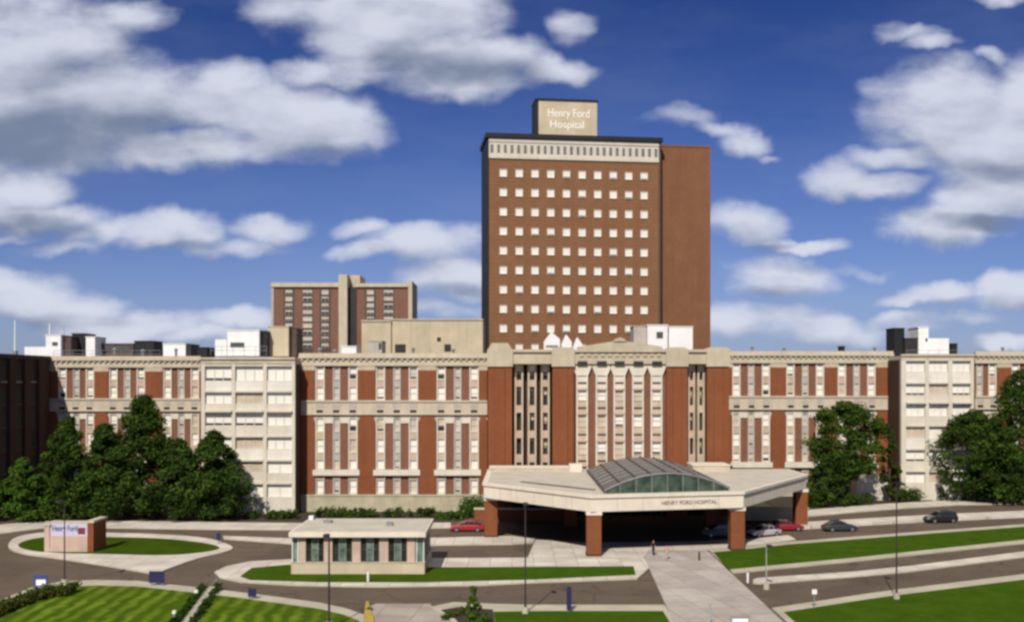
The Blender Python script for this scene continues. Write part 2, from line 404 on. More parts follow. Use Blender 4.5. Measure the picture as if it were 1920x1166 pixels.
# ------------------------------------------------------------------ windows (shared meshes)
WIN = {}
def window(parent, x, y, z0, z1, w, blind=0.6, bmat='blind', cols=1, rows=1, fmat='frame', gmat='glass', name='window', ry=0):
    h = z1 - z0; blind = round(blind * 5) / 5
    key = (round(w, 2), round(h, 2), blind, bmat, cols, rows, fmat, gmat)
    if key not in WIN:
        b = MB(); t = 0.07
        fm, gm = M[fmat], M[gmat]
        b.box(-w / 2, -w / 2 + t, 0, .12, 0, h, fm).box(w / 2 - t, w / 2, 0, .12, 0, h, fm)
        b.box(-w / 2 + t, w / 2 - t, 0.002, .118, h - t, h, fm).box(-w / 2 + t, w / 2 - t, -.06, .118, 0, t, fm)
        for i in range(1, cols):
            c = -w / 2 + w * i / cols; b.box(c - .045, c + .045, 0.012, .11, t, h - t, fm)
        for i in range(1, rows):
            c = h * i / rows; b.box(-w / 2 + t, w / 2 - t, 0.02, .10, c - .045, c + .045, fm)
        b.face([(-w / 2, .06, 0.02), (w / 2, .06, 0.02), (w / 2, .06, h - .02), (-w / 2, .06, h - .02)], gm)
        if gmat == 'glass':
            if blind > 0:
                b.face([(-w / 2 + .03, .125, h * (1 - blind)), (w / 2 - .03, .125, h * (1 - blind)), (w / 2 - .03, .125, h - .03), (-w / 2 + .03, .125, h - .03)], M[bmat])
            b.face([(-w / 2, .17, 0), (w / 2, .17, 0), (w / 2, .17, h), (-w / 2, .17, h)], M['inside'])
        WIN[key] = b.mesh(name)
    o = bpy.data.objects.new(name, WIN[key]); COL.objects.link(o); o.parent = parent
    wl = wloc(parent)
    o.location = (x - wl[0], y - wl[1], z0 - wl[2])
    return o

# ------------------------------------------------------------------ SETTING: ground
def cr(pts, closed=True, n=5):
    out = []; k = len(pts)
    for i in range(k if closed else k - 1):
        p = [pts[(i + d) % k] if closed else pts[max(0, min(k - 1, i + d))] for d in (-1, 0, 1, 2)]
        for j in range(n):
            t = j / n
            out.append(tuple(0.5 * ((2 * p[1][c]) + (-p[0][c] + p[2][c]) * t + (2 * p[0][c] - 5 * p[1][c] + 4 * p[2][c] - p[3][c]) * t * t + (-p[0][c] + 3 * p[1][c] - 3 * p[2][c] + p[3][c]) * t ** 3) for c in (0, 1)))
    if not closed: out.append(tuple(pts[-1]))
    return out
def gp(pix, z=0.0, smooth=False):
    pts = [G(u, v, z) for u, v in pix]
    return cr(pts) if smooth else pts
def sheet(name, poly, z0, z1, mat, side=None):
    return MB().prism(poly, z0, z1, mat, side).build(name, kind='structure')

MB().face([(-4000, -600, -0.02), (4000, -600, -0.02), (4000, 6000, -0.02), (-4000, 6000, -0.02)], M['earth']).build('ground', kind='structure')
sheet('road', [(-150, 40), (150, 40), (150, 176), (44, 170), (40, 151), (-4, 151), (-10, 148), (-150, 148)], -0.015, 0.0, M['asphalt'])
# far pavements along the buildings
sheet('rear_pavement', gp([(-200, 1002), (0, 985), (60, 978), (190, 977), (400, 980), (560, 982), (845, 981), (845, 990), (560, 994), (400, 993), (190, 990), (90, 990), (0, 1001), (-200, 1026)]), -0.01, 0.14, M['concrete'], M['kerb'])
sheet('right_pavement', gp([(1482, 960), (1600, 950), (1700, 943), (1800, 938), (1920, 935), (2200, 931), (2200, 941), (1920, 945), (1800, 947), (1700, 953), (1600, 961), (1488, 971)]), -0.01, 0.14, M['concrete'], M['kerb'])
sheet('planting_bed', [(-100, 147.4), (-62, 147.4), (-30, 146.6), (-8.2, 146.4), (-5, 152), (-5, 176), (-100, 176)], -0.012, 0.09, M['mulch'])
sheet('right_planting_bed', [(42, 160.5), (60, 168.4), (80, 175.5), (115, 178.5), (115, 200), (42, 200)], -0.012, 0.09, M['mulch'])
# sign island
sheet('sign_island', gp([(16, 1022), (28, 1010), (60, 1002), (110, 998), (200, 1000), (300, 1003), (385, 1010), (432, 1024), (428, 1034), (372, 1048), (320, 1066), (292, 1076), (255, 1071), (190, 1060), (110, 1048), (50, 1040), (22, 1032)], smooth=True), -0.01, 0.15, M['concrete'], M['kerb'])
sheet('sign_island_lawn', gp([(34, 1021), (60, 1010), (120, 1004), (200, 1006), (300, 1009), (380, 1017), (412, 1027), (370, 1036), (300, 1040), (200, 1038), (110, 1036), (55, 1031)], 0.15, True), 0.1, 0.17, M['grass'])
# booth island
sheet('booth_island', gp([(402, 1074), (425, 1063), (470, 1054), (545, 1050), (800, 1048), (1000, 1047), (1120, 1048), (1205, 1046), (1222, 1062), (1195, 1086), (1000, 1093), (900, 1098), (700, 1101), (550, 1098), (450, 1092), (412, 1084)]), -0.01, 0.15, M['concrete'], M['kerb'])
sheet('booth_island_lawn', gp([(450, 1080), (472, 1064), (540, 1058), (800, 1063), (1000, 1062), (1188, 1061), (1192, 1077), (1000, 1086), (800, 1091), (600, 1091), (470, 1087)], 0.15), 0.1, 0.17, M['grass_light'])
sheet('drive_divider', gp([(418, 1006), (560, 1011), (800, 1010), (960, 1006), (1003, 1012), (1000, 1018), (960, 1021), (800, 1023), (560, 1021), (420, 1011)]), -0.01, 0.15, M['concrete'], M['kerb'])
sheet('entrance_plaza', gp([(990, 1045.5), (1004, 1013), (1110, 1018), (1300, 1016), (1400, 1012), (1478, 1004), (1492, 1012), (1396, 1025), (1326, 1031), (1198, 1045)]), -0.01, 0.12, M['concrete'], M['kerb'])
sheet('walkway', gp([(1207, 1045), (1216, 1033), (1325, 1033), (1466, 1166), (1640, 1330), (1365, 1330), (1262, 1166)]), -0.01, 0.165, M['walk'], M['kerb'])
# right grass strip
sheet('grass_strip_kerb', gp([(1329, 1033), (1395, 1026), (1480, 1017), (1700, 1000), (1920, 984), (2200, 963), (2200, 990), (1920, 1019), (1600, 1053), (1374, 1075)]), -0.01, 0.15, M['kerb'])
sheet('grass_strip', gp([(1337, 1035), (1400, 1029), (1480, 1020), (1700, 1003), (1920, 987), (2200, 966), (2200, 983), (1920, 1011), (1600, 1045), (1366, 1067)], 0.15), 0.1, 0.17, M['grass_light'])
sheet('right_road_divider', gp([(1412, 1088), (1420, 1085), (1600, 1073), (1700, 1063), (1920, 1035), (2200, 998), (2200, 1008), (1920, 1045), (1700, 1073), (1600, 1082), (1425, 1095), (1412, 1094)]), -0.01, 0.13, M['concrete'], M['kerb'])
sheet('rear_road_divider', gp([(1486, 984), (1600, 977), (1740, 969), (1920, 961), (2200, 952), (2200, 960), (1920, 970), (1740, 978), (1600, 986), (1486, 993)]), -0.01, 0.35, M['concrete'])
# near lawns
KL = [(-80, 1165), (0, 1127), (60, 1103), (115, 1092), (180, 1089), (260, 1091), (350, 1101), (440, 1111), (520, 1121), (600, 1132), (650, 1143), (686, 1156), (700, 1175), (745, 1330)]
sheet('left_lawn_kerb', gp(KL + [(-420, 1330)]), -0.01, 0.15, M['kerb'])
sheet('left_lawn', gp([(-80, 1175), (0, 1136), (60, 1111), (116, 1100), (180, 1097), (260, 1099), (350, 1109), (440, 1119), (520, 1130), (600, 1141), (645, 1152), (672, 1163), (686, 1180), (728, 1330), (-420, 1330)], 0.15), 0.1, 0.17, M['grass_striped'])
sheet('driveway', gp([(692, 1136), (706, 1131), (806, 1131), (815, 1141), (836, 1152), (850, 1176), (905, 1330), (752, 1330), (708, 1176)]), -0.012, 0.006, M['drive'])
sheet('yellow_kerb', gp([(686, 1130), (691, 1130), (703, 1172), (738, 1300), (716, 1300), (680, 1172)]), 0.10, 0.165, M['yellow'])
sheet('centre_lawn_kerb', gp([(806, 1140), (850, 1131), (925, 1134), (1000, 1136), (1246, 1136), (1263, 1163), (1368, 1325), (912, 1330), (862, 1190), (842, 1162), (824, 1150)]), -0.01, 0.15, M['kerb'])
sheet('centre_lawn', gp([(925, 1146), (1000, 1145), (1243, 1145), (1256, 1166), (1352, 1325), (960, 1330)], 0.15), 0.1, 0.17, M['grass_light'])
sheet('shrub_bed', gp([(826, 1143), (860, 1137), (924, 1142), (957, 1330), (922, 1330), (876, 1190), (854, 1160)], 0.15), 0.1, 0.165, M['mulch'])
sheet('right_lawn_kerb', gp([(1447, 1142), (1632, 1114), (1700, 1105), (1920, 1078), (2200, 1044), (2500, 1330), (1648, 1330), (1472, 1165)]), -0.01, 0.15, M['kerb'])
sheet('right_lawn', gp([(1470, 1147), (1632, 1122), (1700, 1113), (1920, 1086), (2200, 1052), (2480, 1320), (1660, 1320), (1490, 1165)], 0.15), 0.1, 0.17, M['grass_light'])

# ------------------------------------------------------------------ BRICK WINGS
def brick_wing(name, label, Y0, x0, x1, centres, off, zf, depth=16, rng=None, group='brick hospital wings', right_end=None):
    rnd = random.Random(rng or 1)
    xm = (x0 + x1) / 2
    t = thing(name, label, 'hospital wing', (xm, Y0, 0), group=group)
    zz = zf
    MB().box(x0, x1, Y0 + .62, Y0 + depth, -1.2, zz(22.4), M['brick']).build('wall', t)
    c = MB()
    c.box(x0 - .02, x1 + .02, Y0 - .12, Y0 + depth + .1, zz(22.4), zz(23.55), M['stone'])
    c.box(x0 - .05, x1 + .05, Y0 - .5, Y0 + depth + .4, zz(23.55), zz(23.85), M['stone'])
    c.box(x0 - .03, x1 + .03, Y0 - .22, Y0 + .3, zz(23.85), zz(24.33), M['stone'])
    n = int((x1 - x0) / .9)
    for i in range(n):
        xx = x0 + (i + .5) * (x1 - x0) / n
        c.box(xx - .16, xx + .16, Y0 - .38, Y0 - .125, zz(23.2), zz(23.52), M['stone'])
    c.build('cornice', t)
    MB().box(x0 + .3, x1 - .3, Y0 + .31, Y0 + depth - .2, zz(23.86), zz(23.95), M['gravel']).build('roof', t)
    sc = MB().box(x0, x1, Y0 - .08, Y0 + .7, zz(14.95), zz(17.1), M['stone']).box(x0, x1, Y0 - .25, Y0 + .5, zz(16.85), zz(17.12), M['stone']).box(x0, x1, Y0 - .18, Y0 + .5, zz(14.9), zz(15.1), M['stone'])
    for cx in centres:
        for dx in (-off, 0, off):
            if x0 + .3 < cx + dx < x1 - .3:
                sc.box(cx + dx - .62, cx + dx + .62, Y0 - .11, Y0 + .3, zz(15.95), zz(16.75), M['stone_grey'])
                sc.box(cx + dx - .5, cx + dx + .5, Y0 - .084, Y0 + .2, zz(15.2), zz(15.65), M['dark_metal'])
    sc.build('string_course', t)
    pl = MB().box(x0 - .01, x1 + .01, Y0 - .2, Y0 + .8, -1.2, zz(2.45), M['plinth']).box(x0, x1, Y0 - .3, Y0 + .8, zz(2.45), zz(2.7), M['plinth'])
    pl.build('plinth', t)
    wo, wm = 1.42, 1.16
    edges = [x0]
    for cx in centres: edges += [cx - off - wo / 2 - .08, cx + off + wo / 2 + .08]
    edges.append(x1)
    for i in range(0, len(edges), 2):
        a, b = max(edges[i], x0), min(edges[i + 1], x1)
        if b - a < .25: continue
        p = MB()
        p.box(a, b, Y0, Y0 + .66, zz(17.12), zz(22.38), M['brick'])
        zt, zs = zz(14.88), zz(13.3); r = min(.75, (b - a) * .4)
        poly = [(a, zz(2.7)), (b, zz(2.7)), (b, zs)] + [(b - r + r * math.cos(k * math.pi / 10), zs + (zt - zs) * math.sin(k * math.pi / 10)) for k in range(1, 6)] + [(a + r - r * math.sin(k * math.pi / 10), zs + (zt - zs) * math.cos(k * math.pi / 10)) for k in range(0, 5)] + [(a, zs)]
        p.xz_prism(poly, Y0, Y0 + .66, M['brick'])
        p.box(a, b, Y0 + .3, Y0 + .64, zz(13.2), zz(14.9), M['capital'])
        p.box(a - .04, b + .04, Y0 - .06, Y0 + .3, zz(21.7), zz(22.38), M['stone_tan'])
        p.build('pier', t)
    floors = [(20.35, 22.15), (17.3, 19.1), (12.35, 14.3), (9.15, 11.1), (6.65, 7.9), (2.95, 4.85)]
    for cx in centres:
        b = MB()
        for k, dx in enumerate((-off, 0, off)):
            w = wm if k == 1 else wo; xc = cx + dx
            if not (x0 < xc - w / 2 and xc + w / 2 < x1): continue
            st = M['capital'] if k != 1 else M['stone_grey']
            ys = Y0 + (.18 if k != 1 else .24)
            for s in (-1, 1):
                e = xc + s * (w / 2 - .09)
                b.box(e - .09, e + .09, ys, Y0 + .64, zz(17.12), zz(22.38), st)
                b.box(e - .09, e + .09, ys, Y0 + .64, zz(6.5), zz(14.9), st)
                b.box(e - .09, e + .09, ys, Y0 + .64, zz(2.7), zz(5.55), M['stone_grey'])
            xi0, xi1 = xc - w / 2 + .18, xc + w / 2 - .18
            sp = M['stone_pink'] if k != 1 else M['stone_grey']
            sp2 = M['stone_tan'] if k != 1 else M['stone_grey']
            for (za, zb, mm) in ((19.1, 20.35, sp), (22.15, 22.38, st), (17.12, 17.3, st), (14.3, 14.9, st), (11.1, 12.35, sp2), (7.9, 9.15, sp2), (6.5, 6.65, st), (4.85, 5.55, sp2), (2.7, 2.95, st)):
                b.box(xi0, xi1, Y0 + .30, Y0 + .64, zz(za), zz(zb), mm)
                if zb - za > 1: b.box(xi0, xi1, Y0 + .22, Y0 + .32, zz(zb) - .14, zz(zb), st)
        # brick strips between the three window columns
        for s in (-1, 1):
            i0 = cx + s * (wm / 2); i1 = cx + s * (off - wo / 2)
            lo, hi = max(min(i0, i1), x0), min(max(i0, i1), x1)
            if hi - lo < .1: continue
            for (za, zb) in ((17.12, 22.38), (6.5, 13.6), (2.7, 5.55)):
                b.box(lo, hi, Y0 + .42, Y0 + .64, zz(za), zz(zb), M['brick_strip'])
            b.box(lo, hi, Y0 + .25, Y0 + .64, zz(13.6), zz(14.9), M['capital'])
        lo, hi = max(cx - off - wo / 2 - .35, x0 + .01), min(cx + off + wo / 2 + .35, x1 - .01)
        b.box(lo, hi, Y0 - .22, Y0 + .66, zz(5.62), zz(6.48), M['capital'])
        b.box(lo + .1, hi - .1, Y0 - .02, Y0 + .6, zz(5.42), zz(5.62), M['brick_dark_shade'])
        bay = b.build('window_bay', t); WL[bay.name] = wloc(t)
        for k, dx in enumerate((-off, 0, off)):
            w = (wm if k == 1 else wo) - .36; xc = cx + dx
            if not (x0 < xc - w / 2 - .2 and xc + w / 2 + .2 < x1): continue
            for fi, (za, zb) in enumerate(floors):
                if k == 1:
                    bm, bl = ('blind_grey', rnd.choice((.8, 1, 1, 1))) if rnd.random() < .75 else ('blind_tan', 1)
                else:
                    bm = 'blind' if rnd.random() < .75 else ('blind_tan' if rnd.random() < .5 else 'blind_grey'); bl = rnd.choice((.6, .8, 1, 1, 1, 1)) if fi not in (3, 5) else 1
                window(bay, xc, Y0 + .38, zz(za) , zz(zb), w, bl, bm, 1, 2 if fi != 4 else 1)
    return t

ident = lambda z: z
right_z = lambda z: 22.97 - (22.2 - z) * 1.08
brick_wing('hospital_wing', 'brick wing with three tall window bays, left of the entrance behind the small booth', 157.0, -32.6, -3.8,
           [X(630.5, 157), X(744, 157), X(858, 157)], 2.53, ident, 17, rng=3)
brick_wing('hospital_wing', 'brick wing with three window bays, right of the entrance behind the round-topped tree', 178.0, 33.2, 66.2,
           [X(1409, 178), X(1510.5, 178), X(1607, 178)], 2.58, right_z, 17, rng=5)
brick_wing('hospital_wing', 'set-back brick wing behind the conical dark trees, far left beside the shaded dark wing', 175.0, -81.0, -53.2,
           [X(142, 175), X(237.5, 175), X(339, 175)], 2.35, ident, 16, rng=7)
brick_wing('hospital_wing', 'brick wing at the right edge of the picture, mostly hidden by the large trees', 180.0, 81.4, 122,
           [X(1838, 180), X(1929, 180), X(2020, 180), X(2111, 180)], 2.25, right_z, 16, rng=9)

# ------------------------------------------------------------------ CREAM BLOCKS
def cream_block(label, Y0, x0, x1, cols, rows, ztop, depth, rng, side_shade=None):
    rnd = random.Random(rng)
    t = thing('cream_block', label, 'hospital block', ((x0 + x1) / 2, Y0, 0), group='cream panelled hospital blocks')
    w = MB(); w.box(x0, x1, Y0 + .55, Y0 + depth, -1, ztop - .9, M['cream'])
    w.build('wall', t)
    if side_shade:  # flank in dark brick: its shade put into the colour
        s = MB()
        if side_shade < 0: s.box(x0 - .12, x0 - .004, Y0 + .7, Y0 + depth, 0, ztop - 1.0, M['brick_dark_shade'])
        else: s.box(x1 + .004, x1 + .12, Y0 + .7, Y0 + depth, 0, ztop - 1.0, M['brick_dark_shade'])
        s.build('shade_side_wall', t)
    MB().box(x0 - .03, x1 + .03, Y0 - .05, Y0 + depth + .05, ztop - .9, ztop - .3, M['stone']).box(x0 - .05, x1 + .05, Y0 - .3, Y0 + .4, ztop - .3, ztop, M['stone']).build('cornice', t)
    # piers
    xs = [x0]
    for a, b in cols: xs += [a, b]
    xs.append(x1)
    for i in range(0, len(xs), 2):
        if xs[i + 1] - xs[i] > .05:
            MB().box(xs[i], xs[i + 1], Y0, Y0 + .6, 0, ztop - .9, M['cream']).build('pier', t)
    for ci, (a, b) in enumerate(cols):
        p = MB(); zprev = ztop - .9
        p.box(a + .01, b - .01, Y0 + .53, Y0 + .575, .01, ztop - 1.0, M['inside'])
        for ri, (za, zb) in enumerate(rows):      # zb top, za bottom, descending
            mm = M['cream_white'] if ri in (1, 4) else M['cream']
            p.box(a, b, Y0 + .16, Y0 + .58, zb, zprev - .02, mm)
            p.box(a - .05, b + .05, Y0 - (.45 if ri == 2 else .10), Y0 + .3, zb + .05, zb + .32, M['cream'])
            zprev = za
        p.box(a, b, Y0 + .16, Y0 + .58, 0, zprev - .02, M['cream'])
        bay = p.build('window_bay', t); WL[bay.name] = wloc(t)
        for ri, (za, zb) in enumerate(rows):
            bm = 'blind' if rnd.random() < .8 else 'blind_tan'
            window(bay, (a + b) / 2, Y0 + .34, za, zb, b - a - .02, rnd.choice((.8, 1, 1, 1)), bm, 2 if ri > 3 else 3, 1)
    return t
Yb = 153.0
rows_l = [(Z(714, Yb), Z(687, Yb)), (Z(757, Yb), Z(736, Yb)), (Z(798, Yb), Z(773, Yb)), (Z(842, Yb), Z(820, Yb)), (Z(887, Yb), Z(865, Yb)), (Z(932, Yb), Z(908, Yb))]
cream_block('cream panelled block with three window columns, left of the brick wing behind the booth', Yb, X(377, Yb), X(553, Yb), [(X(a, Yb), X(b, Yb)) for a, b in ((384, 434), (441, 493), (500, 547))], rows_l, Z(670, Yb), 22, 4, 1)
Yc = 172.0
rows_r = [(Z(697, Yc), Z(677, Yc)), (Z(741, Yc), Z(720, Yc)), (Z(780, Yc), Z(757, Yc)), (Z(822, Yc), Z(800, Yc)), (Z(865, Yc), Z(844, Yc)), (Z(905, Yc), Z(885, Yc))]
cream_block('cream panelled block at right, between the round-topped tree and the large right-hand trees', Yc, X(1690, Yc), X(1826, Yc), [(X(a, Yc), X(b, Yc)) for a, b in ((1699, 1735), (1742, 1778), (1786, 1820))], rows_r, Z(664, Yc), 24, 8, -1)

# shaded wing at far left (its right flank faces us), its shade put into dark colours
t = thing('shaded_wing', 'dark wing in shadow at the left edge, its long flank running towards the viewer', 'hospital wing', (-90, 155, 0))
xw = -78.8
MB().box(-104, xw, 128, 174.4, -1, 23.6, M['brick_dark_shade']).build('wall', t)
MB().box(-104.3, xw + .25, 127.7, 174.5, 23.6, 24.3, M['black_clad_shade']).build('cornice', t)
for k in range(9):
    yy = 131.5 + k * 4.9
    MB().box(xw + .003, xw + .45, yy - 1.0, yy + 1.0, 0, 23.55, M['brick_dark_shade']).build('pier', t)
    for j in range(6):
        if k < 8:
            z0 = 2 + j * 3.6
            b = MB().box(xw + .004, xw + .08, yy + 1.3, yy + 3.6, z0, z0 + 2.2, M['black_clad_shade'])
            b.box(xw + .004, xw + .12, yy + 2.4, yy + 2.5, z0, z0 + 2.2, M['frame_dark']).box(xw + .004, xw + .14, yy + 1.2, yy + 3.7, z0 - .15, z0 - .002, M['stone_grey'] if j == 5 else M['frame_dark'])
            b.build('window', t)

# ------------------------------------------------------------------ ENTRANCE PAVILION
Yp = 153.0
def xp(u): return X(u, Yp)
def zp(v): return Z(v, Yp)
t = thing('entrance_pavilion', 'tall brick entrance pavilion with five window columns and a low stone gable behind the canopy', 'hospital pavilion', (xp(1140), Yp, 0))
PAV = t
MB().box(xp(915), xp(1367), Yp + 3.2, Yp + 27, -1, zp(686), M['brick']).build('wall', t)
piers = [(915, 960), (1036, 1076), (1250, 1289), (1326, 1367)]
for a, b in piers:
    p = MB().box(xp(a), xp(b), Yp, Yp + 3.3, 0, zp(687), M['brick'])
    xa, xb = xp(a), xp(b); w = xb - xa
    p.box(xa + w * .3, xa + w * .7, Yp - .18, Yp + .1, 0, zp(690), M['brick'])
    p.build('pier', t)
    c = MB().box(xa - .12, xb + .12, Yp - .25, Yp + 3.4, zp(687), zp(656), M['cap_stone'])
    vt_ = 643 if a == 915 else 651
    c.xz_prism([(xa - .1, zp(656)), (xb + .1, zp(656)), (xb - w * .02, zp(653)), (xb - w * .16, zp(vt_)), (xa + w * .16, zp(vt_)), (xa + w * .02, zp(653))], Yp - .15, Yp + 2.5, M['cap_stone'])
    c.build('pier_cap', t)
e = MB()
for a, b in ((960, 1036), (1076, 1250), (1289, 1326)):
    e.box(xp(a) + .13, xp(b) - .13, Yp + .05, Yp + 3.3, zp(682), zp(660), M['cap_stone'])
    e.box(xp(a) + .13, xp(b) - .13, Yp - .3, Yp + 2.6, zp(660), zp(655), M['cap_stone'])
e.xz_prism([(xp(1084), zp(655)), (xp(1242), zp(655)), (xp(1242), zp(650)), (xp(1163), zp(638)), (xp(1084), zp(650))], Yp - .2, Yp + 2.4, M['cap_stone'])
e.xz_prism([(xp(1150), zp(640)), (xp(1174), zp(640)), (xp(1171), zp(636)), (xp(1162), zp(632)), (xp(1153), zp(636))], Yp - .4, Yp + 1.6, M['cap_stone'])
for k in range(12):
    xx = xp(1084) + (k + .5) * (xp(1242) - xp(1084)) / 12
    e.box(xx - .3, xx + .3, Yp - .14, Yp + .1, zp(668), zp(663), M['stone_tan'])
e.build('gable', t)
# centre five window columns
rnd = random.Random(21)
cw = 22 / 12.55
cols5 = [1092, 1128.5, 1162, 1197, 1232]
MB().box(xp(1076), xp(1250), Yp + .95, Yp + 3.25, 0, zp(682), M['brick_strip']).build('bay_wall', t)
rows_c = [(752, 730), (800, 777), (850, 827), (880, 858)]
rows_c = [(751, 731), (800, 777), (852, 828)]
for u in cols5:
    xc = xp(u); b = MB()
    for s in (-1, 1):
        ex = xc + s * (cw / 2 - .12)
        b.box(ex - .12, ex + .12, Yp + .45, Yp + 1.0, 3, zp(703), M['capital'])
    b.box(xc - cw / 2, xc + cw / 2, Yp + .90, Yp + .985, 2.9, zp(682.5), M['inside'])
    b.xz_prism([(xc - cw / 2, zp(704)), (xc + cw / 2, zp(704)), (xc + cw * .8, zp(688)), (xc + cw * .8, zp(682)), (xc - cw * .8, zp(682)), (xc - cw * .8, zp(688))], Yp + .4, Yp + .98, M['capital'])
    b.box(xc - cw * .42, xc + cw * .42, Yp - .0, Yp + .6, zp(684.5), zp(677), M['dark_metal'])
    zs = [(zp(731), zp(704)), (zp(777), zp(752)), (zp(828), zp(801)), (zp(875), zp(853))]
    for i, (za, zb) in enumerate(zs):
        b.box(xc - cw / 2 + .24, xc + cw / 2 - .24, Yp + .58, Yp + 1.0, za + .02, zb - .02, M['stone_tan'] if i else M['capital'])
        b.box(xc - cw / 2 + .1, xc + cw / 2 - .1, Yp + .36, Yp + .6, za + .0, za + .25, M['stone_pink'])
        b.box(xc - cw / 2 + .24, xc + cw / 2 - .24, Yp + .40, Yp + .62, (za + zb) / 2 - .05, (za + zb) / 2 + .12, M['brown_metal'])
    bay = b.build('window_bay', t); WL[bay.name] = wloc(t)
    for (va, vb) in rows_c + [(905, 877)]:
        window(bay, xc, Yp + .72, zp(va), zp(vb), cw - .5, rnd.choice((.8, 1, 1, 1)), 'blind' if rnd.random() < .6 else 'blind_tan', 1, 2)
# deep glazed recesses either side
for (us, lo, hi, wpx) in (((973, 998, 1023), 960, 1036, 13), ((1300, 1318), 1289, 1326, 10)):
    MB().box(xp(lo) + .002, xp(hi) - .002, Yp + 2.9, Yp + 3.26, 0, zp(682), M['brick_dark_shade']).build('recess_wall', t)
    for u in us:
        xc = xp(u); w = wpx / 12.55 + .0; b = MB()
        for s in (-1, 1):
            ex = xc + s * (w / 2)
            b.box(ex - .14, ex + .14, Yp + 1.5, Yp + 2.95, 3.5, zp(682), M['stone_tan'])
        b.box(xc - w / 2 - .1, xc + w / 2 + .1, Yp + 2.6, Yp + 2.88, 3.4, zp(682.5), M['inside'])
        b.box(xc - w / 2 + .14, xc + w / 2 - .14, Yp + 1.7, Yp + 2.9, zp(697), zp(683), M['capital'])
        for k, (va, vb) in enumerate(((725, 712), (774, 760), (822, 808), (868, 853))):
            b.box(xc - w / 2 + .14, xc + w / 2 - .14, Yp + 1.62, Yp + 2.9, zp(va), zp(vb), M['stone_pink'])
        bay = b.build('window_bay', t); WL[bay.name] = wloc(t)
        for (va, vb) in ((711, 698), (759, 727), (807, 776), (852, 824), (888, 870)):
            window(bay, xc, Yp + 2.3, zp(va), zp(vb), w - .3, rnd.choice((0, .2, .4, .6)), 'blind_tan', 1, 2, 'frame_dark')
# dark entrance glazing under the canopy
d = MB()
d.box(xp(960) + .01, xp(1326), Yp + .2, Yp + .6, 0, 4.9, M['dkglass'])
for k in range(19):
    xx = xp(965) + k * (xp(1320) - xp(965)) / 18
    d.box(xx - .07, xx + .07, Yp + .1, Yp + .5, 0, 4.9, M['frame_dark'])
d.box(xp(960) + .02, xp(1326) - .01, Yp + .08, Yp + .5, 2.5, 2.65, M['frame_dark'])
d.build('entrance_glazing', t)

# ------------------------------------------------------------------ CANOPY
FL, FR, RR, RL = (9.0, 116.3), (27.2, 120.3), (40.8, 142), (-3.6, 130.6)
foot = [FL, FR, RR, (40.8, 151.5), (-3.4, 151.5), RL]
CZ0, CZ1 = 5.2, 7.1
t = thing('entrance_canopy', 'wide cream entrance canopy on square brick pillars with a vaulted grey skylight', 'canopy', (18, 134, 0))
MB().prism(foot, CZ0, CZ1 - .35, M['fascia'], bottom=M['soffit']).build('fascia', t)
sm_ = MB()
for (p0, p1) in ((RL, FL), (FL, FR), (FR, RR)):
    p0, p1 = Vector(p0), Vector(p1); dd = (p1 - p0); L_ = dd.length; dd.normalize(); nn = Vector((dd.y, -dd.x)); k = int(L_ / 2.9)
    for i in range(1, k):
        c0 = p0 + dd * (L_ * i / k)
        sm_ = MB().prism([tuple(c0 - dd * .035 - nn * .05), tuple(c0 + dd * .035 - nn * .05), tuple(c0 + dd * .035 + nn * .012), tuple(c0 - dd * .035 + nn * .012)], CZ0 + .05, CZ1 - .36, M['stone_tan'])
        sm_.build('panel_seam', t)
def inset(poly, d):
    c = (sum(p[0] for p in poly) / len(poly), sum(p[1] for p in poly) / len(poly)); out = []
    for i in range(len(poly)):
        p0, p1, p2 = [Vector(poly[(i + k) % len(poly)]) for k in (-1, 0, 1)]
        n1 = Vector((-(p1 - p0).y, (p1 - p0).x)).normalized(); n2 = Vector((-(p2 - p1).y, (p2 - p1).x)).normalized()
        b = (n1 + n2).normalized(); out.append(tuple(p1 + b * d / max(.3, b.dot(n1))))
    return out
rim = inset(foot, -.18)
MB().prism(rim, CZ1 - .345, CZ1 - .02, M['fascia']).build('coping', t)
MB().prism(inset(foot, .5), CZ1 - .019, CZ1 + .03, M['roof_white']).build('roof', t)
# raised rear roof block on the left
MB().box(-3.2, 9.0, 147.5, 151.3, CZ1 + .03, CZ1 + .42, M['stone']).box(-3.3, 9.1, 147.4, 151.35, CZ1 + .42, CZ1 + .52, M['fascia']).build('roof_kerb', t)
MB().box(8.2, 10.0, 146.0, 148.0, CZ1 + .03, CZ1 + 1.1, M['fascia']).build('roof_hatch', t)
MB().box(25.9, 31.2, 146.6, 151.3, CZ1 + .03, CZ1 + .85, M['stone']).box(25.8, 31.3, 146.5, 151.35, CZ1 + .85, CZ1 + .98, M['fascia']).build('roof_hatch', t)
g0, g1 = Vector((1.0, 131.0)), Vector((9.6, 121.2)); gd = (g1 - g0).normalized(); gn = Vector((-gd.y, gd.x))
MB().prism([tuple(g0), tuple(g1), tuple(g1 + gn * .5), tuple(g0 + gn * .5)], CZ1 + .031, CZ1 + .12, M['brown_metal']).build('roof_shadow_strip', t)  # dark strip standing in for a shadow line on the canopy roof
# vault
vx0, vx1, vy0, vy1, vr = 10.6, 25.6, 118.3, 145, 1.85
xm, hw = (vx0 + vx1) / 2, (vx1 - vx0) / 2
NA = 16
def arc(k, grow=0.0):
    tt = k / NA; x = vx0 - grow + (vx1 - vx0 + 2 * grow) * tt
    return x, CZ1 + .35 + (vr + grow) * (1 - ((x - xm) / (hw + grow)) ** 2)
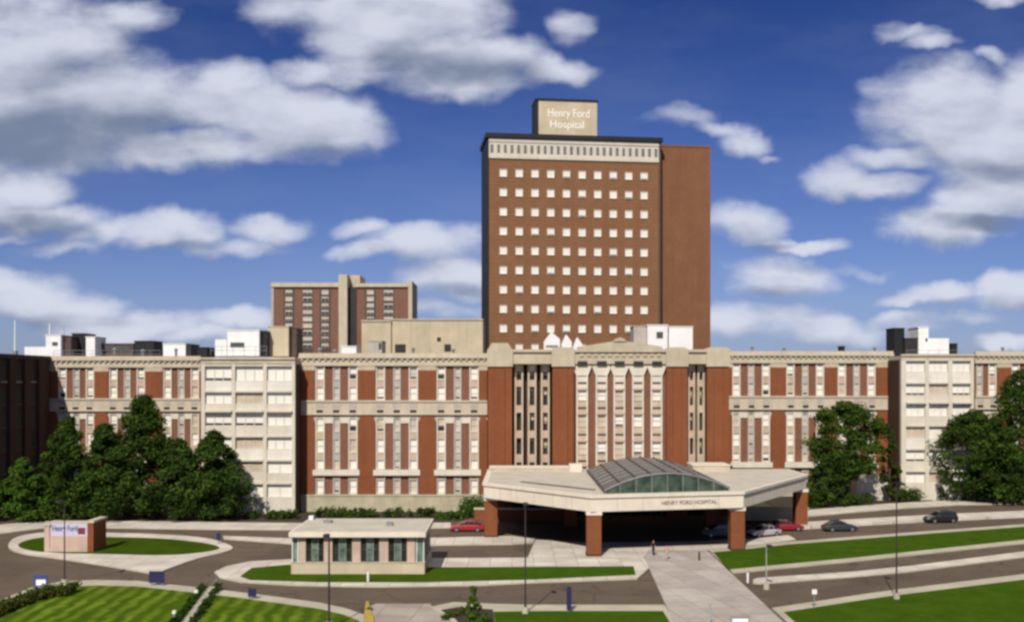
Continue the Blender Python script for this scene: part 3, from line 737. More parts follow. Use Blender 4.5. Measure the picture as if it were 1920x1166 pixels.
# skew the vault with the front edge of the canopy
def vf(x): return FL[1] + (FR[1] - FL[1]) * (x - FL[0]) / (FR[0] - FL[0]) + .9
sky = MB()
for k in range(NA):
    (xa, za), (xb, zb) = arc(k), arc(k + 1)
    sky.face([(xa, vf(xa), za), (xb, vf(xb), zb), (xb, vy1, zb), (xa, vy1, za)], M['skyglass'])
sky.face([(arc(k)[0], vy1, arc(k)[1]) for k in range(NA, -1, -1)], M['skyglass'])
sky.box(vx0, vx0 + .2, vf(vx0), vy1, CZ1 + .03, CZ1 + .36, M['grey_metal']).box(vx1 - .2, vx1, vf(vx1), vy1, CZ1 + .03, CZ1 + .36, M['grey_metal'])
so = sky.build('skylight', t); WL[so.name] = wloc(t)
for k in range(0, NA + 1, 2):       # lengthwise ribs
    x, z = arc(k)
    MB().tube((x, vf(x), z + .04), (x, vy1, z + .04), .13, .13, M['brown_metal'], 6).build('rib', so)
for j in range(1, 7):
    b = MB(); yy = 120 + j * (vy1 - 120) / 7
    for k in range(NA):
        (xa, za), (xb, zb) = arc(k), arc(k + 1)
        if yy > vf(xb) + .3: b.tube((xa, yy, za + .03), (xb, yy, zb + .03), .05, .05, M['grey_metal'], 5)
    b.build('purlin', so)
fr = MB()
lo = CZ1 + .05
for k in range(NA):
    (xa, za), (xb, zb) = arc(k), arc(k + 1)
    fr.face([(xa, vf(xa) - .02, lo), (xb, vf(xb) - .02, lo), (xb, vf(xb) - .02, zb), (xa, vf(xa) - .02, za)], M['greenglass'])
    fr.tube((xa, vf(xa) - .05, za + .02), (xb, vf(xb) - .05, zb + .02), .11, .11, M['grey_metal'], 6)
    if k and k % 2 == 0: fr.tube((xa, vf(xa) - .05, lo), (xa, vf(xa) - .05, za), .055, .055, M['grey_metal'], 5)
fr.build('glazed_end', so)
# pillars
for (px, py) in ((9.35, 117.4), (26.6, 121.4), (39.9, 141.8), (-2.7, 131.6), (8.0, 140.5), (27.5, 141.5)):
    w = .82
    MB().box(px - w, px + w, py - w + .0, py + w, 0, CZ0 - .003, M['brick']).box(px - w - .06, px + w + .06, py - w - .06, py + w + .06, 0, .35, M['brick_dark_shade']).box(px - w - .08, px + w + .08, py - w - .08, py + w + .08, CZ0 - .4, CZ0 - .004, M['fascia']).build('pillar', t)
ang = math.atan2(FR[1] - FL[1], FR[0] - FL[0])
tx = 20.6; ty = FL[1] + (FR[1] - FL[1]) * (tx - FL[0]) / (FR[0] - FL[0])
lettering('HENRY FORD HOSPITAL', .62, M['letter_dark'], t, (tx - 18, ty - 134 - .03, 5.98), (R(90), 0, ang), .03, width=6.8)

# ------------------------------------------------------------------ TOWER
Yt = 230.0; st = F / Yt
rot = R(7.0)
xl = X(915, Yt)
t = thing('tower', 'tall brown brick tower with a grid of square white windows and rooftop sign box', 'tower', (xl, Yt, 0), rot, local=True)
W = 39.6; ZT = Z(258, Yt)
def tz(v): return Z(v, Yt)
MB().box(0.2, W - .2, .3, 14, 0, ZT - 4.6, M['brick_tower']).build('wall', t)
MB().box(-.15, .19, .1, 14.2, 0, ZT, M['black_clad_shade']).box(W - .2, W + .25, .12, 14.2, 0, ZT, M['brown_metal']).build('shade_dark_sides', t)  # black left side: shade put into the colour
MB().box(-.5, W + .6, -.4, 14.6, ZT, ZT + 1.0, M['black_clad_shade']).build('roof', t)
b = MB().box(.21, W - .21, .16, 13.9, ZT - 4.5, ZT - .01, M['cream'])
n = 26
for i in range(n):
    xx = .9 + i * (W - 1.8) / (n - 1)
    b.box(xx - .36, xx + .36, .10, .3, ZT - 3.3, ZT - 1.5, M['grey_metal'])
    b.box(xx - .09, xx + .09, .06, .12, ZT - 3.3, ZT - 1.5, M['brown_metal'])
b.box(.21, W - .21, .0, .3, ZT - .9, ZT - .25, M['cream']).box(.21, W - .21, .0, .3, ZT - 4.6, ZT - 3.9, M['cream'])
b.build('louvre_band', t)
rnd = random.Random(5)
for r in range(10):
    zc = tz(323.5) - r * (36.5 / st)
    for c in range(10):
        xx = (944 - 915) / st + c * (29.75 / st) * 1.012
        window(t, xx, .12, zc - .88, zc + .88, 1.66, rnd.choice((.8, 1, 1, 1, 1)), 'blind', 1, 1, 'frame_pale')
# stair tower behind right
MB().box(W + .9, W + 13.0, 3.2, 16, 0, ZT - .2, M['brick_stair']).box(W + .26, W + .89, 4.2, 14, 0, ZT - 1.2, M['brown_metal']).build('stair_tower', t)
MB().box(W + .8, W + 13.1, 3.1, 16.1, ZT - .2, ZT + .25, M['brick_stair']).build('coping', t)
# sign box on the roof
sx0, sx1 = (1013 - 915) / st + .2, (1124 - 915) / st + .5
sb = MB().box(sx0, sx1, 3.0, 9.0, ZT + 1.0, ZT + 9.5, M['beige']).box(sx0 - .7, sx0 - .003, 3.1, 9.1, ZT + 1.0, ZT + 9.5, M['black_clad_shade']).box(sx0 - .75, sx1 + .25, 2.85, 9.15, ZT + 9.5, ZT + 10.0, M['black_clad_shade']).build('sign_box', t)  # left face coloured black to carry its shade
lettering('Henry Ford', 2.7, M['letter_white'], t, ((sx0 + sx1) / 2 + .2, 2.96, ZT + 6.7), width=9.6)
lettering('Hospital', 2.5, M['letter_white'], t, ((sx0 + sx1) / 2 - .2, 2.96, ZT + 4.1), width=7.8)

# ------------------------------------------------------------------ FAR APARTMENT TOWER
Yf = 300.0
def xf(u): return X(u, Yf)
def zf_(v): return Z(v, Yf)
t = thing('apartment_tower', 'distant brick slab tower with a pale central shaft rising behind the left roofs', 'tower', (xf(640), Yf, 0))
MB().box(xf(513), xf(638), Yf + .5, Yf + 16, 0, zf_(538), M['brick_far']).box(xf(668), xf(766), Yf + .5, Yf + 16, 0, zf_(538), M['brick_far']).build('wall', t)
MB().box(xf(508), xf(513), Yf + .2, Yf + 16, 0, zf_(532), M['stone_grey']).box(xf(765.9), xf(773), Yf - .5, Yf + 16, 0, zf_(527), M['stone']).box(xf(508), xf(638), Yf - .1, Yf + 16.2, zf_(538), zf_(530), M['stone']).box(xf(668), xf(766), Yf - .1, Yf + 16.2, zf_(538), zf_(531), M['stone']).build('stone_trim', t)
MB().box(xf(637), xf(653), Yf - 2, Yf + 14, 0, zf_(516), M['stone']).box(xf(653), xf(672), Yf + 3, Yf + 14, 0, zf_(514), M['stone_tan']).box(xf(653), xf(668), Yf + .3, Yf + 2.9, 0, zf_(538), M['dark_metal']).build('shaft', t)
rnd = random.Random(8)
for u in (541, 576, 609, 694, 728):
    for r in range(9):
        za = zf_(552 + r * 12.5)
        window(t, xf(u), Yf + .3, za, za + 1.35, 2.7 if u in (576, 728) else 2.0, rnd.choice((.4, .6, .8, 1)), rnd.choice(('blind_grey', 'blind_grey', 'blind_tan')), 2, 1, 'frame')
    for r in range(9):
        za = zf_(552 + r * 12.5)
    MB().box(xf(u) - 1.6, xf(u) + 1.6, Yf + .47, Yf + .6, 5, zf_(541), M['brown_metal']).build('window_strip', t)

# ------------------------------------------------------------------ BEIGE BLOCK and ROOF PLANT
Ye = 205.0
t = thing('beige_block', 'plain windowless beige block left of the tall tower, behind the left brick wing', 'building', (X(790, Ye), Ye, 0))
MB().box(X(678, Ye), X(733, Ye), Ye, Ye + 18, 0, Z(603, Ye), M['beige']).box(X(733, Ye) + .002, X(905, Ye), Ye + .6, Ye + 18, 0, Z(600, Ye), M['beige']).build('wall', t)
MB().box(X(677, Ye), X(733, Ye) + .05, Ye - .2, Ye + 18.1, Z(603, Ye), Z(600, Ye), M['stone']).box(X(733, Ye) + .06, X(906, Ye), Ye + .4, Ye + 18.1, Z(600, Ye), Z(597.5, Ye), M['stone']).build('coping', t)
for (a, b_, va, vb) in ((740, 760, 660, 645), (833, 845, 658, 645), (819, 826, 639, 632)):
    MB().box(X(a, Ye), X(b_, Ye), Ye + .45, Ye + .58, Z(va, Ye), Z(vb, Ye), M['dark_metal']).build('louvre', t)
for u in (770, 805, 840, 875):
    MB().box(X(u, Ye) - .05, X(u, Ye) + .05, Ye + .55, Ye + .597, 24, Z(600, Ye), M['stone_tan']).build('joint', t)

ROOF = 24.0
def unit(label, u0, u1, vt, Y, mat, zb=ROOF, depth=5, cat='roof unit', louvre=None, step=None, group='rooftop plant', name='roof_unit'):
    x0, x1, zt = X(u0, Y), X(u1, Y), Z(vt, Y)
    t = thing(name, label, cat, ((x0 + x1) / 2, Y, zb), group=group)
    MB().box(x0, x1, Y, Y + depth, zb, zt, mat).build('casing', t)
    MB().box(x0 - .1, x1 + .1, Y - .1, Y + depth + .1, zt, zt + .14, mat).build('lid', t)
    if louvre:
        for (a, b_, va, vb) in louvre:
            g = MB(); xa, xb, z0, z1 = X(a, Y), X(b_, Y), Z(va, Y), Z(vb, Y)
            g.box(xa, xb, Y - .06, Y - .003, z0, z1, M['dark_metal'])
            k = max(2, int((z1 - z0) / .25))
            for i in range(k): g.box(xa + .05, xb - .05, Y - .12, Y - .061, z0 + (i + .3) * (z1 - z0) / k, z0 + (i + .55) * (z1 - z0) / k, M['grey_metal'])
            g.build('louvre', t)
    if step:
        for (a, b_, v) in step:
            MB().box(X(a, Y), X(b_, Y), Y + .4, Y + depth - .3, zb, Z(v, Y), mat).build('step_casing', t)
    return t
unit('white penthouse unit with a dark louvre on the left cream block roof', 426, 486, 620, 160, M['white_metal'], louvre=[(432, 458, 651, 642)], step=[(402, 423.5, 636)])
unit('black box wedged between the white penthouse and the beige stair head', 488, 500, 622, 161, M['black_clad_shade'])
unit('beige stair head on the left roof beside the black box', 502, 541, 613, 163, M['beige'], depth=4)
unit('dark slab unit just right of the beige stair head', 542, 556, 616, 164, M['brown_metal'])
unit('white stepped penthouse at the far left roof beside the dark unit', 86, 114, 629, 184, M['white_metal'], louvre=[(98, 108, 648, 641)], step=[(44, 85.5, 650)])
unit('dark reddish roof unit right of the white stepped penthouse', 117, 133, 632, 185, M['brown_metal'])
unit('black roof unit behind the set-back left wing', 135, 158, 626, 188, M['black_clad_shade'])
unit('small white roof box right of the black roof unit', 161, 178, 632, 187, M['white_metal'])
unit('long low dark louvred unit on the set-back left wing', 180, 250, 645, 190, M['brown_metal'], louvre=[(184, 246, 658, 649)])
unit('second low dark unit, right of the long louvred one', 252, 288, 640, 190, M['black_clad_shade'])
unit('low grey-white roof unit near the right end of the set-back left wing', 306, 348, 645, 186, M['white_metal'])
unit('small dark roof box left of the white penthouse unit', 350, 358, 646, 185, M['dark_metal'])
unit('small black roof box standing alone right of the low grey-white unit', 371, 388, 652, 184, M['black_clad_shade'])
unit('long beige parapet house along the set-back left wing', 100, 340, 659, 194, M['stone_tan'])
unit('white penthouse with stepped right side on the right cream block', 1722, 1741, 614, 180, M['white_metal'], louvre=[(1735, 1739, 640, 634)], step=[(1741.5, 1781, 634)])
unit('dark tall roof unit left of the stepped white penthouse', 1677, 1696, 616, 180, M['black_clad_shade'], depth=4)
unit('dark lower roof unit squeezed against the stepped white penthouse', 1697, 1721, 635, 179, M['dark_metal'])
unit('tiny black roof box right of the stepped white penthouse', 1784, 1795, 645, 180, M['black_clad_shade'])
unit('small black vent on the right brick wing roof', 1576, 1584, 650, 186, M['black_clad_shade'], zb=24.8, depth=1.5)
unit('white rectangular roof unit before the foot of the tall tower', 1254, 1299, 613, 172, M['white_metal'], zb=22.5)
unit('white roof unit with a round dark fan before the foot of the tall tower', 1214, 1252, 610, 171, M['white_metal'], zb=22.5, louvre=[(1231, 1243, 634, 622)])
unit('grey roof box left of the white fan unit', 1188, 1212, 612, 173, M['stone_grey'], zb=22.5)
unit('small grey-white roof box on the left wing, behind the parapet', 690, 716, 640, 168, M['stone_grey'], zb=23.9, louvre=[(710, 715, 655, 643)])
unit('low pale roof box by the central shaft of the distant slab tower', 640, 668, 650, 168, M['white_metal'], zb=23.9)
# sloping white skylights before the tower
for k, (u0, u1, vt) in enumerate(((1020, 1050, 622), (1053, 1072, 627), (1075, 1092, 632))):
    Y = 170 + k * .4; x0, x1, zt = X(u0, Y), X(u1, Y), Z(vt, Y)
    t = thing('roof_skylight', ('large white sloped roof skylight, leftmost before the tall tower', 'middle white sloped roof skylight before the tall tower', 'small white sloped roof skylight, rightmost of the three')[k], 'skylight', ((x0 + x1) / 2, Y, 23), group='sloped white roof skylights')
    MB().xz_prism([(x0, 22.5), (x1, 22.5), (x1, zt - 1.2), (x0 + (x1 - x0) * .45, zt), (x0, zt - 1.6)], Y, Y + 3, M['white_metal']).build('casing', t)
    MB().box(x0 + .3, x1 - .3, Y - .05, Y - .003, zt - 2.6, zt - 2.2, M['grey_metal']).build('louvre', t)
VENTS = [(215, 652, 178, 'leftmost small roof vent on the set-back left wing'), (268, 655, 178, 'second small roof vent on the set-back left wing'), (330, 653, 178, 'third small roof vent on the set-back left wing'), (600, 652, 162, 'small roof vent nearest the beige stair head'), (628, 655, 162, 'small roof vent left of the low pale roof box'), (775, 651, 162, 'small roof vent before the plain beige block, left one'), (850, 653, 162, 'small roof vent before the plain beige block, right one'), (1410, 648, 184, 'small roof vent just right of the tall tower'), (1470, 650, 184, 'small roof vent midway along the right brick wing'), (1640, 650, 184, 'small roof vent at the right end of the right brick wing'), (1880, 650, 186, 'small roof vent on the far right wing')]
for u, vt, Y, lab in VENTS:
    zb_ = 24.0 if Y < 180 else 24.6; xx, zt = X(u, Y), Z(vt, Y)
    t = thing('roof_vent', lab, 'vent', (xx, Y, zb_), group='small roof vents')
    MB().tube((xx, Y, zb_ - .1), (xx, Y, zt - .3), .22, .22, M['grey_metal'], 10).build('pipe', t)
    MB().tube((xx, Y, zt - .3), (xx, Y, zt), .42, .2, M['grey_metal'], 10).build('cowl', t)
for (u0, u1, Y, lab) in ((395, 500, 156.5, 'thin roof railing on the left cream block'), (100, 300, 177, 'thin roof railing on the set-back left wing'), (1700, 1800, 175.5, 'thin roof railing on the right cream block')):
    xa, xb = X(u0, Y), X(u1, Y); zb_ = 24.0
    t = thing('roof_railing', lab, 'railing', ((xa + xb) / 2, Y, zb_), group='roof railings')
    for h_ in (.75, 1.35): MB().tube((xa, Y, zb_ + h_), (xb, Y, zb_ + h_), .035, .035, M['grey_metal'], 5).build('rail', t)
    k = int((xb - xa) / 1.6)
    for i in range(k + 1):
        xx = xa + (xb - xa) * i / k
        MB().tube((xx, Y, zb_ - .1), (xx, Y, zb_ + 1.35), .03, .03, M['grey_metal'], 5).build('post', t)
# antennas
for k, (u, vt, Y, r, lab) in enumerate(((28, 600, 150, .13, 'tall thin pale mast at the far left roof edge'), (93, 607, 186, .16, 'short pale flue above the white stepped penthouse'), (120, 612, 187, .08, 'thin grey antenna by the dark reddish roof unit'))):
    t = thing('roof_mast', lab, 'mast', (X(u, Y), Y, ROOF), group='roof masts')
    MB().tube((X(u, Y), Y, ROOF), (X(u, Y), Y, Z(vt, Y)), r, r * .6, M['white_metal'] if k < 2 else M['grey_metal'], 8).build('pole', t)
    MB().box(X(u, Y) - .3, X(u, Y) + .3, Y - .3, Y + .3, ROOF, ROOF + .5, M['grey_metal']).build('foot', t)

# ------------------------------------------------------------------ BOOTH
Yk = 105.6
x0, x1 = X(546, Yk), X(796, Yk)
t = thing('valet_booth', 'small flat-roofed booth with pale roof and dark windows on the grass island', 'booth', ((x0 + x1) / 2, Yk, .15))
MB().box(x0, x1, Yk, Yk + 9.6, .15, 1.30, M['beige']).box(x0 - .06, x1 + .06, Yk - .06, Yk + 9.66, 1.30, 1.40, M['stone']).build('base_wall', t)
core = MB().box(x0 + .25, x1 - .25, Yk + .32, Yk + 9.3, 1.40, 4.05, M['boothglass']).build('glazing', t)
rx0, rx1 = X(541, 104.9), X(798, 104.9)
MB().box(rx0, rx1, 105.0, 115.6, 4.05, 4.55, M['fascia']).build('fascia', t)
MB().box(rx0 + .25, rx1 - .25, 105.25, 115.35, 4.551, 4.6, M['roof_white']).build('roof', t)
MB().box(rx0 + .22, rx0 + .7, 114.2, 114.9, 4.6, 5.0, M['white_metal']).build('roof_vent', t)
MB().box(X(725, 110), X(737, 110), 109.4, 110.2, 4.6, 4.95, M['grey_metal']).build('roof_vent', t)
MB().box(x0 + 2.2, x0 + 3.1, 111.5, 112.4, 4.6, 4.85, M['grey_metal']).build('roof_vent', t)
wins = [(573, 607), (623, 660), (676, 711), (728, 763)]
edges = [560] + [e for w in wins for e in w] + [778]
for i in range(0, len(edges), 2):
    MB().box(X(edges[i], Yk), X(edges[i + 1], Yk), Yk + .02, Yk + .5, 1.401, 4.049, M['brick_booth'] if 'brick_booth' in M else M['stone_pink']).build('pier', t)
for a, b_ in wins:
    xa, xb = X(a, Yk), X(b_, Yk); w = xb - xa
    g = MB()
    g.box(xa + .001, xb - .001, Yk + .2, Yk + .31, 1.402, 1.48, M['frame_dark']).box(xa + .001, xb - .001, Yk + .2, Yk + .31, 3.95, 4.048, M['frame_dark'])
    for s in (xa + .05, xa + w * .33, xa + w * .67, xb - .05): g.box(s - .045, s + .045, Yk + .18, Yk + .31, 1.48, 3.95, M['grey_metal'] if xa + .1 < s < xb - .1 else M['frame_dark'])
    g.box(xa + w * .33 + .05, xa + w * .67 - .05, Yk + .24, Yk + .31, 1.48, 3.95, M['boothpane'])
    g.box(xa + .1, xb - .1, Yk + .215, Yk + .312, 2.58, 2.66, M['frame_dark'])
    g.build('window', t)
for (a, b_) in ((547, 559), (780, 795)):
    xa, xb = X(a, Yk), X(b_, Yk)
    g = MB().box(xa, xa + .09, Yk + .08, Yk + .3, 1.401, 4.049, M['white_metal']).box(xb - .09, xb, Yk + .08, Yk + .3, 1.401, 4.049, M['white_metal']).box(xa + .09, xb - .09, Yk + .16, Yk + .25, 1.401, 4.049, M['boothpane'])
    g.build('corner_window', t)
for (xx) in (x0 + .02, x1 - .14):
    for k in range(4):
        y0 = Yk + 1.0 + k * 2.2
        MB().box(xx, xx + .12, y0 - .3, y0 + .3, 1.401, 4.049, M['stone_pink']).build('side_pier', t)

# ------------------------------------------------------------------ BRICK SIGN
gx, gy = G(130, 1034, .15)
t = thing('monument_sign', 'low brick monument sign with a pale board on the oval grass island', 'sign', (gx, gy, .15))
s = 16.6; wS = 84 / s; 
xa, xb = gx - 42 / s, gx + 42 / s
MB().box(xa, xb, gy, gy + 2.6, .12, 2.0, M['stone_pink']).box(xa - .08, xb + .08, gy - .08, gy + 2.68, .12, .55, M['stone_tan']).build('base', t)
MB().box(xb - .35, xb + .35, gy - .2, gy + 3.6, .12, 3.55, M['brick']).build('end_pier', t)
MB().box(xa - .35, xa + .25, gy - .1, gy + 2.7, .12, 3.2, M['stone_pink']).build('end_pier', t)
MB().box(xb - .45, xb + .45, gy - .3, gy + 3.7, 3.55, 3.8, M['stone']).build('pier_cap', t)
MB().box(xa - .45, xa + .35, gy - .2, gy + 2.8, 3.2, 3.45, M['stone']).build('pier_cap', t)
bd = MB().box(xa + .26, xb - .36, gy + .05, gy + .5, 2.0, 3.55, M['sign_board']).build('board', t)
MB().box(xa + .3, xb - .4, gy + .0, gy + .55, 3.55, 3.72, M['stone']).build('coping', t)
lettering('Henry Ford', .95, M['letter_blue'], t, (-.55, .03, 2.72), width=2.9)
MB().box(xb - 1.55, xb - .7, gy + .02, gy + .048, 2.2, 2.95, M['maroon']).build('emblem_panel', t)

# ------------------------------------------------------------------ TREES
def leafy(b, centre, rad, n, size, mat, rnd, squash=(1, 1, 1)):
    for _ in range(n):
        d = Vector((rnd.gauss(0, 1), rnd.gauss(0, 1), rnd.gauss(0, 1))).normalized()
        r = rad * (rnd.random() ** .45)
        p = Vector(centre) + Vector((d.x * r * squash[0], d.y * r * squash[1], d.z * r * squash[2]))
        nrm = (d + Vector((rnd.gauss(0, .6), rnd.gauss(0, .6), rnd.gauss(0, .6) + .3))).normalized()
        a = nrm.orthogonal().normalized(); a.rotate(__import__('mathutils').Quaternion(nrm, rnd.random() * 6.28)); c = nrm.cross(a)
        s = size * rnd.uniform(.6, 1.25); s2 = s * rnd.uniform(.5, .9)
        b.face([p - a * s, p - c * s2 * .8, p + a * s, p + c * s2 * .8], mat)

def make_tree(name, label, base, height, width, trunk_h, profile, mat, seed, n_clump=120, per=95, leaf=.27, lean=0.0, group='trees in front of the hospital', depth_k=.85, gap=0.0, trunk_r=.28):
    rnd = random.Random(seed)
    t = thing(name, label, 'tree', (base[0], base[1], base[2]), group=group)
    bx, by, bz = base
    tr = MB()
    top = Vector((bx + lean, by, bz + height * .72))
    pts = [Vector((bx, by, bz - .1)), Vector((bx + lean * .2, by, bz + trunk_h)), Vector((bx + lean * .6, by, bz + height * .45)), top]
    rr = [trunk_r, trunk_r * .75, trunk_r * .45, .05]
    for i in range(3): tr.tube(pts[i], pts[i + 1], rr[i], rr[i + 1], M['bark'], 8)
    for k in range(10):
        f = rnd.uniform(.12, .85); z = trunk_h + (height - trunk_h) * f
        a = rnd.random() * 6.28; w = width / 2 * profile(f) * .8
        z0 = max(trunk_h * .9, z - w * .7)
        p0 = Vector((bx + lean * f, by, bz + z0)); p1 = Vector((bx + lean * f + w * math.cos(a), by + w * math.sin(a) * depth_k, bz + z))
        tr.tube(p0, p1, trunk_r * .35 * (1 - f * .6), .03, M['bark'], 5)
    tr.build('trunk', t, smooth=True)
    cr_ = MB()
    for k in range(n_clump):
        f = rnd.random() ** .9
        w = width / 2 * profile(f)
        a = rnd.random() * 6.28; r = (rnd.random() ** .4) * w * rnd.uniform(.78, 1.08)
        c = (bx + lean * f + r * math.cos(a), by + r * math.sin(a) * depth_k, bz + trunk_h + (height - trunk_h) * f)
        if gap and rnd.random() < gap and r > w * .5: continue
        rad = rnd.uniform(.55, 1.25) * (.55 + .45 * profile(f)) * width / 8.5
        mm = mat if isinstance(mat, str) else rnd.choice(mat)
        leafy(cr_, c, rad, per, leaf, M[mm], rnd, (1.1, 1.1, .8))
    cr_.build('crown', t)
    return t
cone = lambda f: (1 - f) ** .72 * .98 + .05 if f > .06 else .75 + f * 3
plume = lambda f: max(.08, math.sin(math.pi * min(1, (f * .86 + .17))) ** .75)
rnd_crown = lambda f: max(.12, math.sqrt(max(0, 1 - (2 * f - .98) ** 2)))
LD = ['leaf_dark', 'leaf_dark', 'leaf_mid']
def gz(u, v): x, y = G(u, v); return (x, y, .05)
def tree_at(label, u, vb, vt, wpx, th, prof, mat, seed, Y=None, **kw):
    if Y is None: Y = CAM_H * F / (vb - CY)
    b = (X(u, Y), Y, .05); h = Z(vt, Y) - .05
    return make_tree('tree', label, b, h, wpx * Y / F, th, prof, mat, seed, **kw)
tree_at('tallest conical dark tree left of the cream block, its tip reaching the string course', 266, 975, 748, 190, .6, cone, LD, 1, Y=148.5, n_clump=210)
tree_at('dark conical tree second from the left in the row behind the brick sign', 126, 975, 786, 150, .6, lambda f: max(.1, (1 - f ** 1.5)), LD, 2, Y=149.5, n_clump=170)
tree_at('dark rounded cone tree nearest the cream block, rightmost of the left row', 400, 976, 808, 150, .8, lambda f: max(.1, (1 - f ** 2.2)) if f > .08 else .8, LD, 3, Y=148, n_clump=150)
tree_at('dark tree filling the gap between the two tallest cones at left', 196, 976, 800, 140, .8, cone, LD, 4, Y=147.6, n_clump=150)
tree_at('low dark bushy tree between the tallest cone and the rightmost one', 335, 976, 826, 140, .8, lambda f: max(.12, 1 - f ** 1.8), LD, 5, Y=147.4, n_clump=125)
tree_at('bright green rounded tree at the far left edge', 42, 976, 862, 120, .8, lambda f: max(.12, 1 - f ** 2), ['leaf_bright', 'leaf_mid'], 6, Y=146.5, n_clump=95)
tree_at('dark low tree at the left edge before the shaded wing', -15, 978, 888, 70, .6, lambda f: max(.12, 1 - f ** 2), LD, 61, Y=147.5, n_clump=60)
tree_at('round-topped tree with a visible trunk before the right brick wing', 1588, 948, 758, 146, 4.6, rnd_crown, ['leaf_mid', 'leaf_dark', 'leaf_mid'], 7, Y=166, n_clump=170, gap=.04, trunk_r=.42)
tree_at('dark bushy tree at the foot of the round-topped tree, left of its trunk', 1550, 948, 850, 96, .5, lambda f: max(.15, 1 - f ** 2), LD, 8, Y=164, n_clump=70)
tree_at('slim dark tree before the shaded edge of the right cream block', 1668, 944, 800, 44, 1.0, lambda f: max(.2, math.sin(math.pi * min(1, f * .9 + .1))), ['leaf_olive', 'leaf_dark', 'leaf_dark'], 9, Y=170, n_clump=55, gap=.3)
tree_at('large dark tree at the right edge, tallest on that side', 1912, 940, 700, 185, 1.0, lambda f: max(.12, (1 - f) ** .6) if f > .15 else .8, LD, 10, Y=168, n_clump=170)
tree_at('dark spreading tree left of the tallest right-hand tree', 1828, 940, 776, 140, 1.0, rnd_crown, LD, 12, Y=169, n_clump=160, gap=.08)
tree_at('dark leaning tree with pale limbs low between the right-hand trees', 1868, 941, 790, 110, 1.2, rnd_crown, LD, 13, Y=166.5, n_clump=100, gap=.12)
tree_at('tree beyond the right edge of the large dark group', 1985, 940, 740, 130, 1.2, rnd_crown, LD, 14, Y=170, n_clump=90)
x_, y_ = G(888, 1195)
make_tree('sapling', 'young slender green tree in the shrub bed beside the pale driveway', (x_, y_, .16), Z(1096, y_) - .16, 2.3, .4, lambda f: max(.14, 1 - f ** 1.1), ['leaf_fresh', 'leaf_bright', 'leaf_fresh'], 15, 60, 26, .13, group=None, trunk_r=.07)

# hedges and shrubs
def hedge(name, label, x0, x1, y0, y1, h, mat, seed, n=60, per=26, leaf=.2, z=.1, cat='hedge', group=None):
    rnd = random.Random(seed)
    b = MB()
    for _ in range(n):
        c = (rnd.uniform(x0, x1), rnd.uniform(y0, y1), z + rnd.uniform(.15, .8) * h)
        leafy(b, c, rnd.uniform(.25, .42) * max(h, .8), per, leaf, M[mat if isinstance(mat, str) else rnd.choice(mat)], rnd)
    loc = ((x0 + x1) / 2, (y0 + y1) / 2, z)
    t = thing(name, label, cat, loc, group=group)
    b.build('foliage', t)
    st = MB().tube((x0 + .05, (y0 + y1) / 2, z), (x1 - .05, (y0 + y1) / 2, z), .04, .04, M['bark'], 5)
    for k in range(max(2, int((x1 - x0) / .8))):
        xx = rnd.uniform(x0 + .1, x1 - .1); yy = (y0 + y1) / 2
        st.tube((xx, yy, z - .05), (xx + rnd.uniform(-.2, .2), yy, z + h * .6), .03, .015, M['bark'], 5)
    st.build('stems', t)
    return t
HG = 'clipped shrubs along the hospital plinth'
for k, (u0, u1, lab) in enumerate(((595, 634, 'clipped dark shrub along the left brick wing, first from the cream block'), (640, 668, 'second clipped dark shrub from the cream block along the left brick wing'), (673, 704, 'third clipped dark shrub from the cream block along the left brick wing'), (717, 772, 'long clipped dark shrub above the right half of the booth roof'), (782, 812, 'clipped dark shrub just right of the booth roof, behind it'))):
    hedge('shrub', lab, X(u0, 150), X(u1, 150), 149.3, 150.8, Z(953, 150), ['leaf_dark', 'leaf_mid'], 30 + k, n=26, group=HG)
hedge('shrub', 'bright green shrub between the booth and the red car, against the left wing', X(818, 149), X(868, 149), 147.6, 149.6, Z(958, 149), ['leaf_bright', 'leaf_mid'], 41, n=40)
hedge('shrub', 'tall bright green shrub beside the left end of the canopy', X(868, 151), X(906, 151), 150, 152, Z(930, 151), ['leaf_bright', 'leaf_mid'], 42, n=60)
hedge('shrub', 'dark shrub under the windows of the left cream block', X(502, 149), X(556, 149), 148, 150.5, Z(957, 149), LD, 43, n=50)
hedge('shrub', 'dark shrub under the left cream block, left of its pale footing', X(462, 149), X(484, 149), 148, 150.5, Z(960, 149), LD, 44, n=26)
hedge('shrub', 'dark round shrub before the foot of the right cream block', X(1680, 168), X(1735, 168), 168.8, 171, Z(916, 168), LD, 45, n=55)
hedge('shrub', 'low dark shrub right of the brick pillar at the canopy end', X(1508, 160), X(1560, 160), 162, 164, Z(928, 160), LD, 46, n=50)
hedge('shrub', 'dark shrub beneath the round-topped tree', X(1562, 164), X(1640, 164), 163.5, 166, Z(925, 164), LD, 48, n=60)
hedge('shrub', 'dark low shrub at the foot of the right-hand tree group', X(1770, 170), X(1850, 170), 171.5, 174, Z(908, 170), LD, 47, n=70)
hedge('shrub', 'dark low shrub under the tallest right-hand tree', X(1850, 170), X(1990, 170), 171.5, 174, Z(898, 170), LD, 49, n=110)
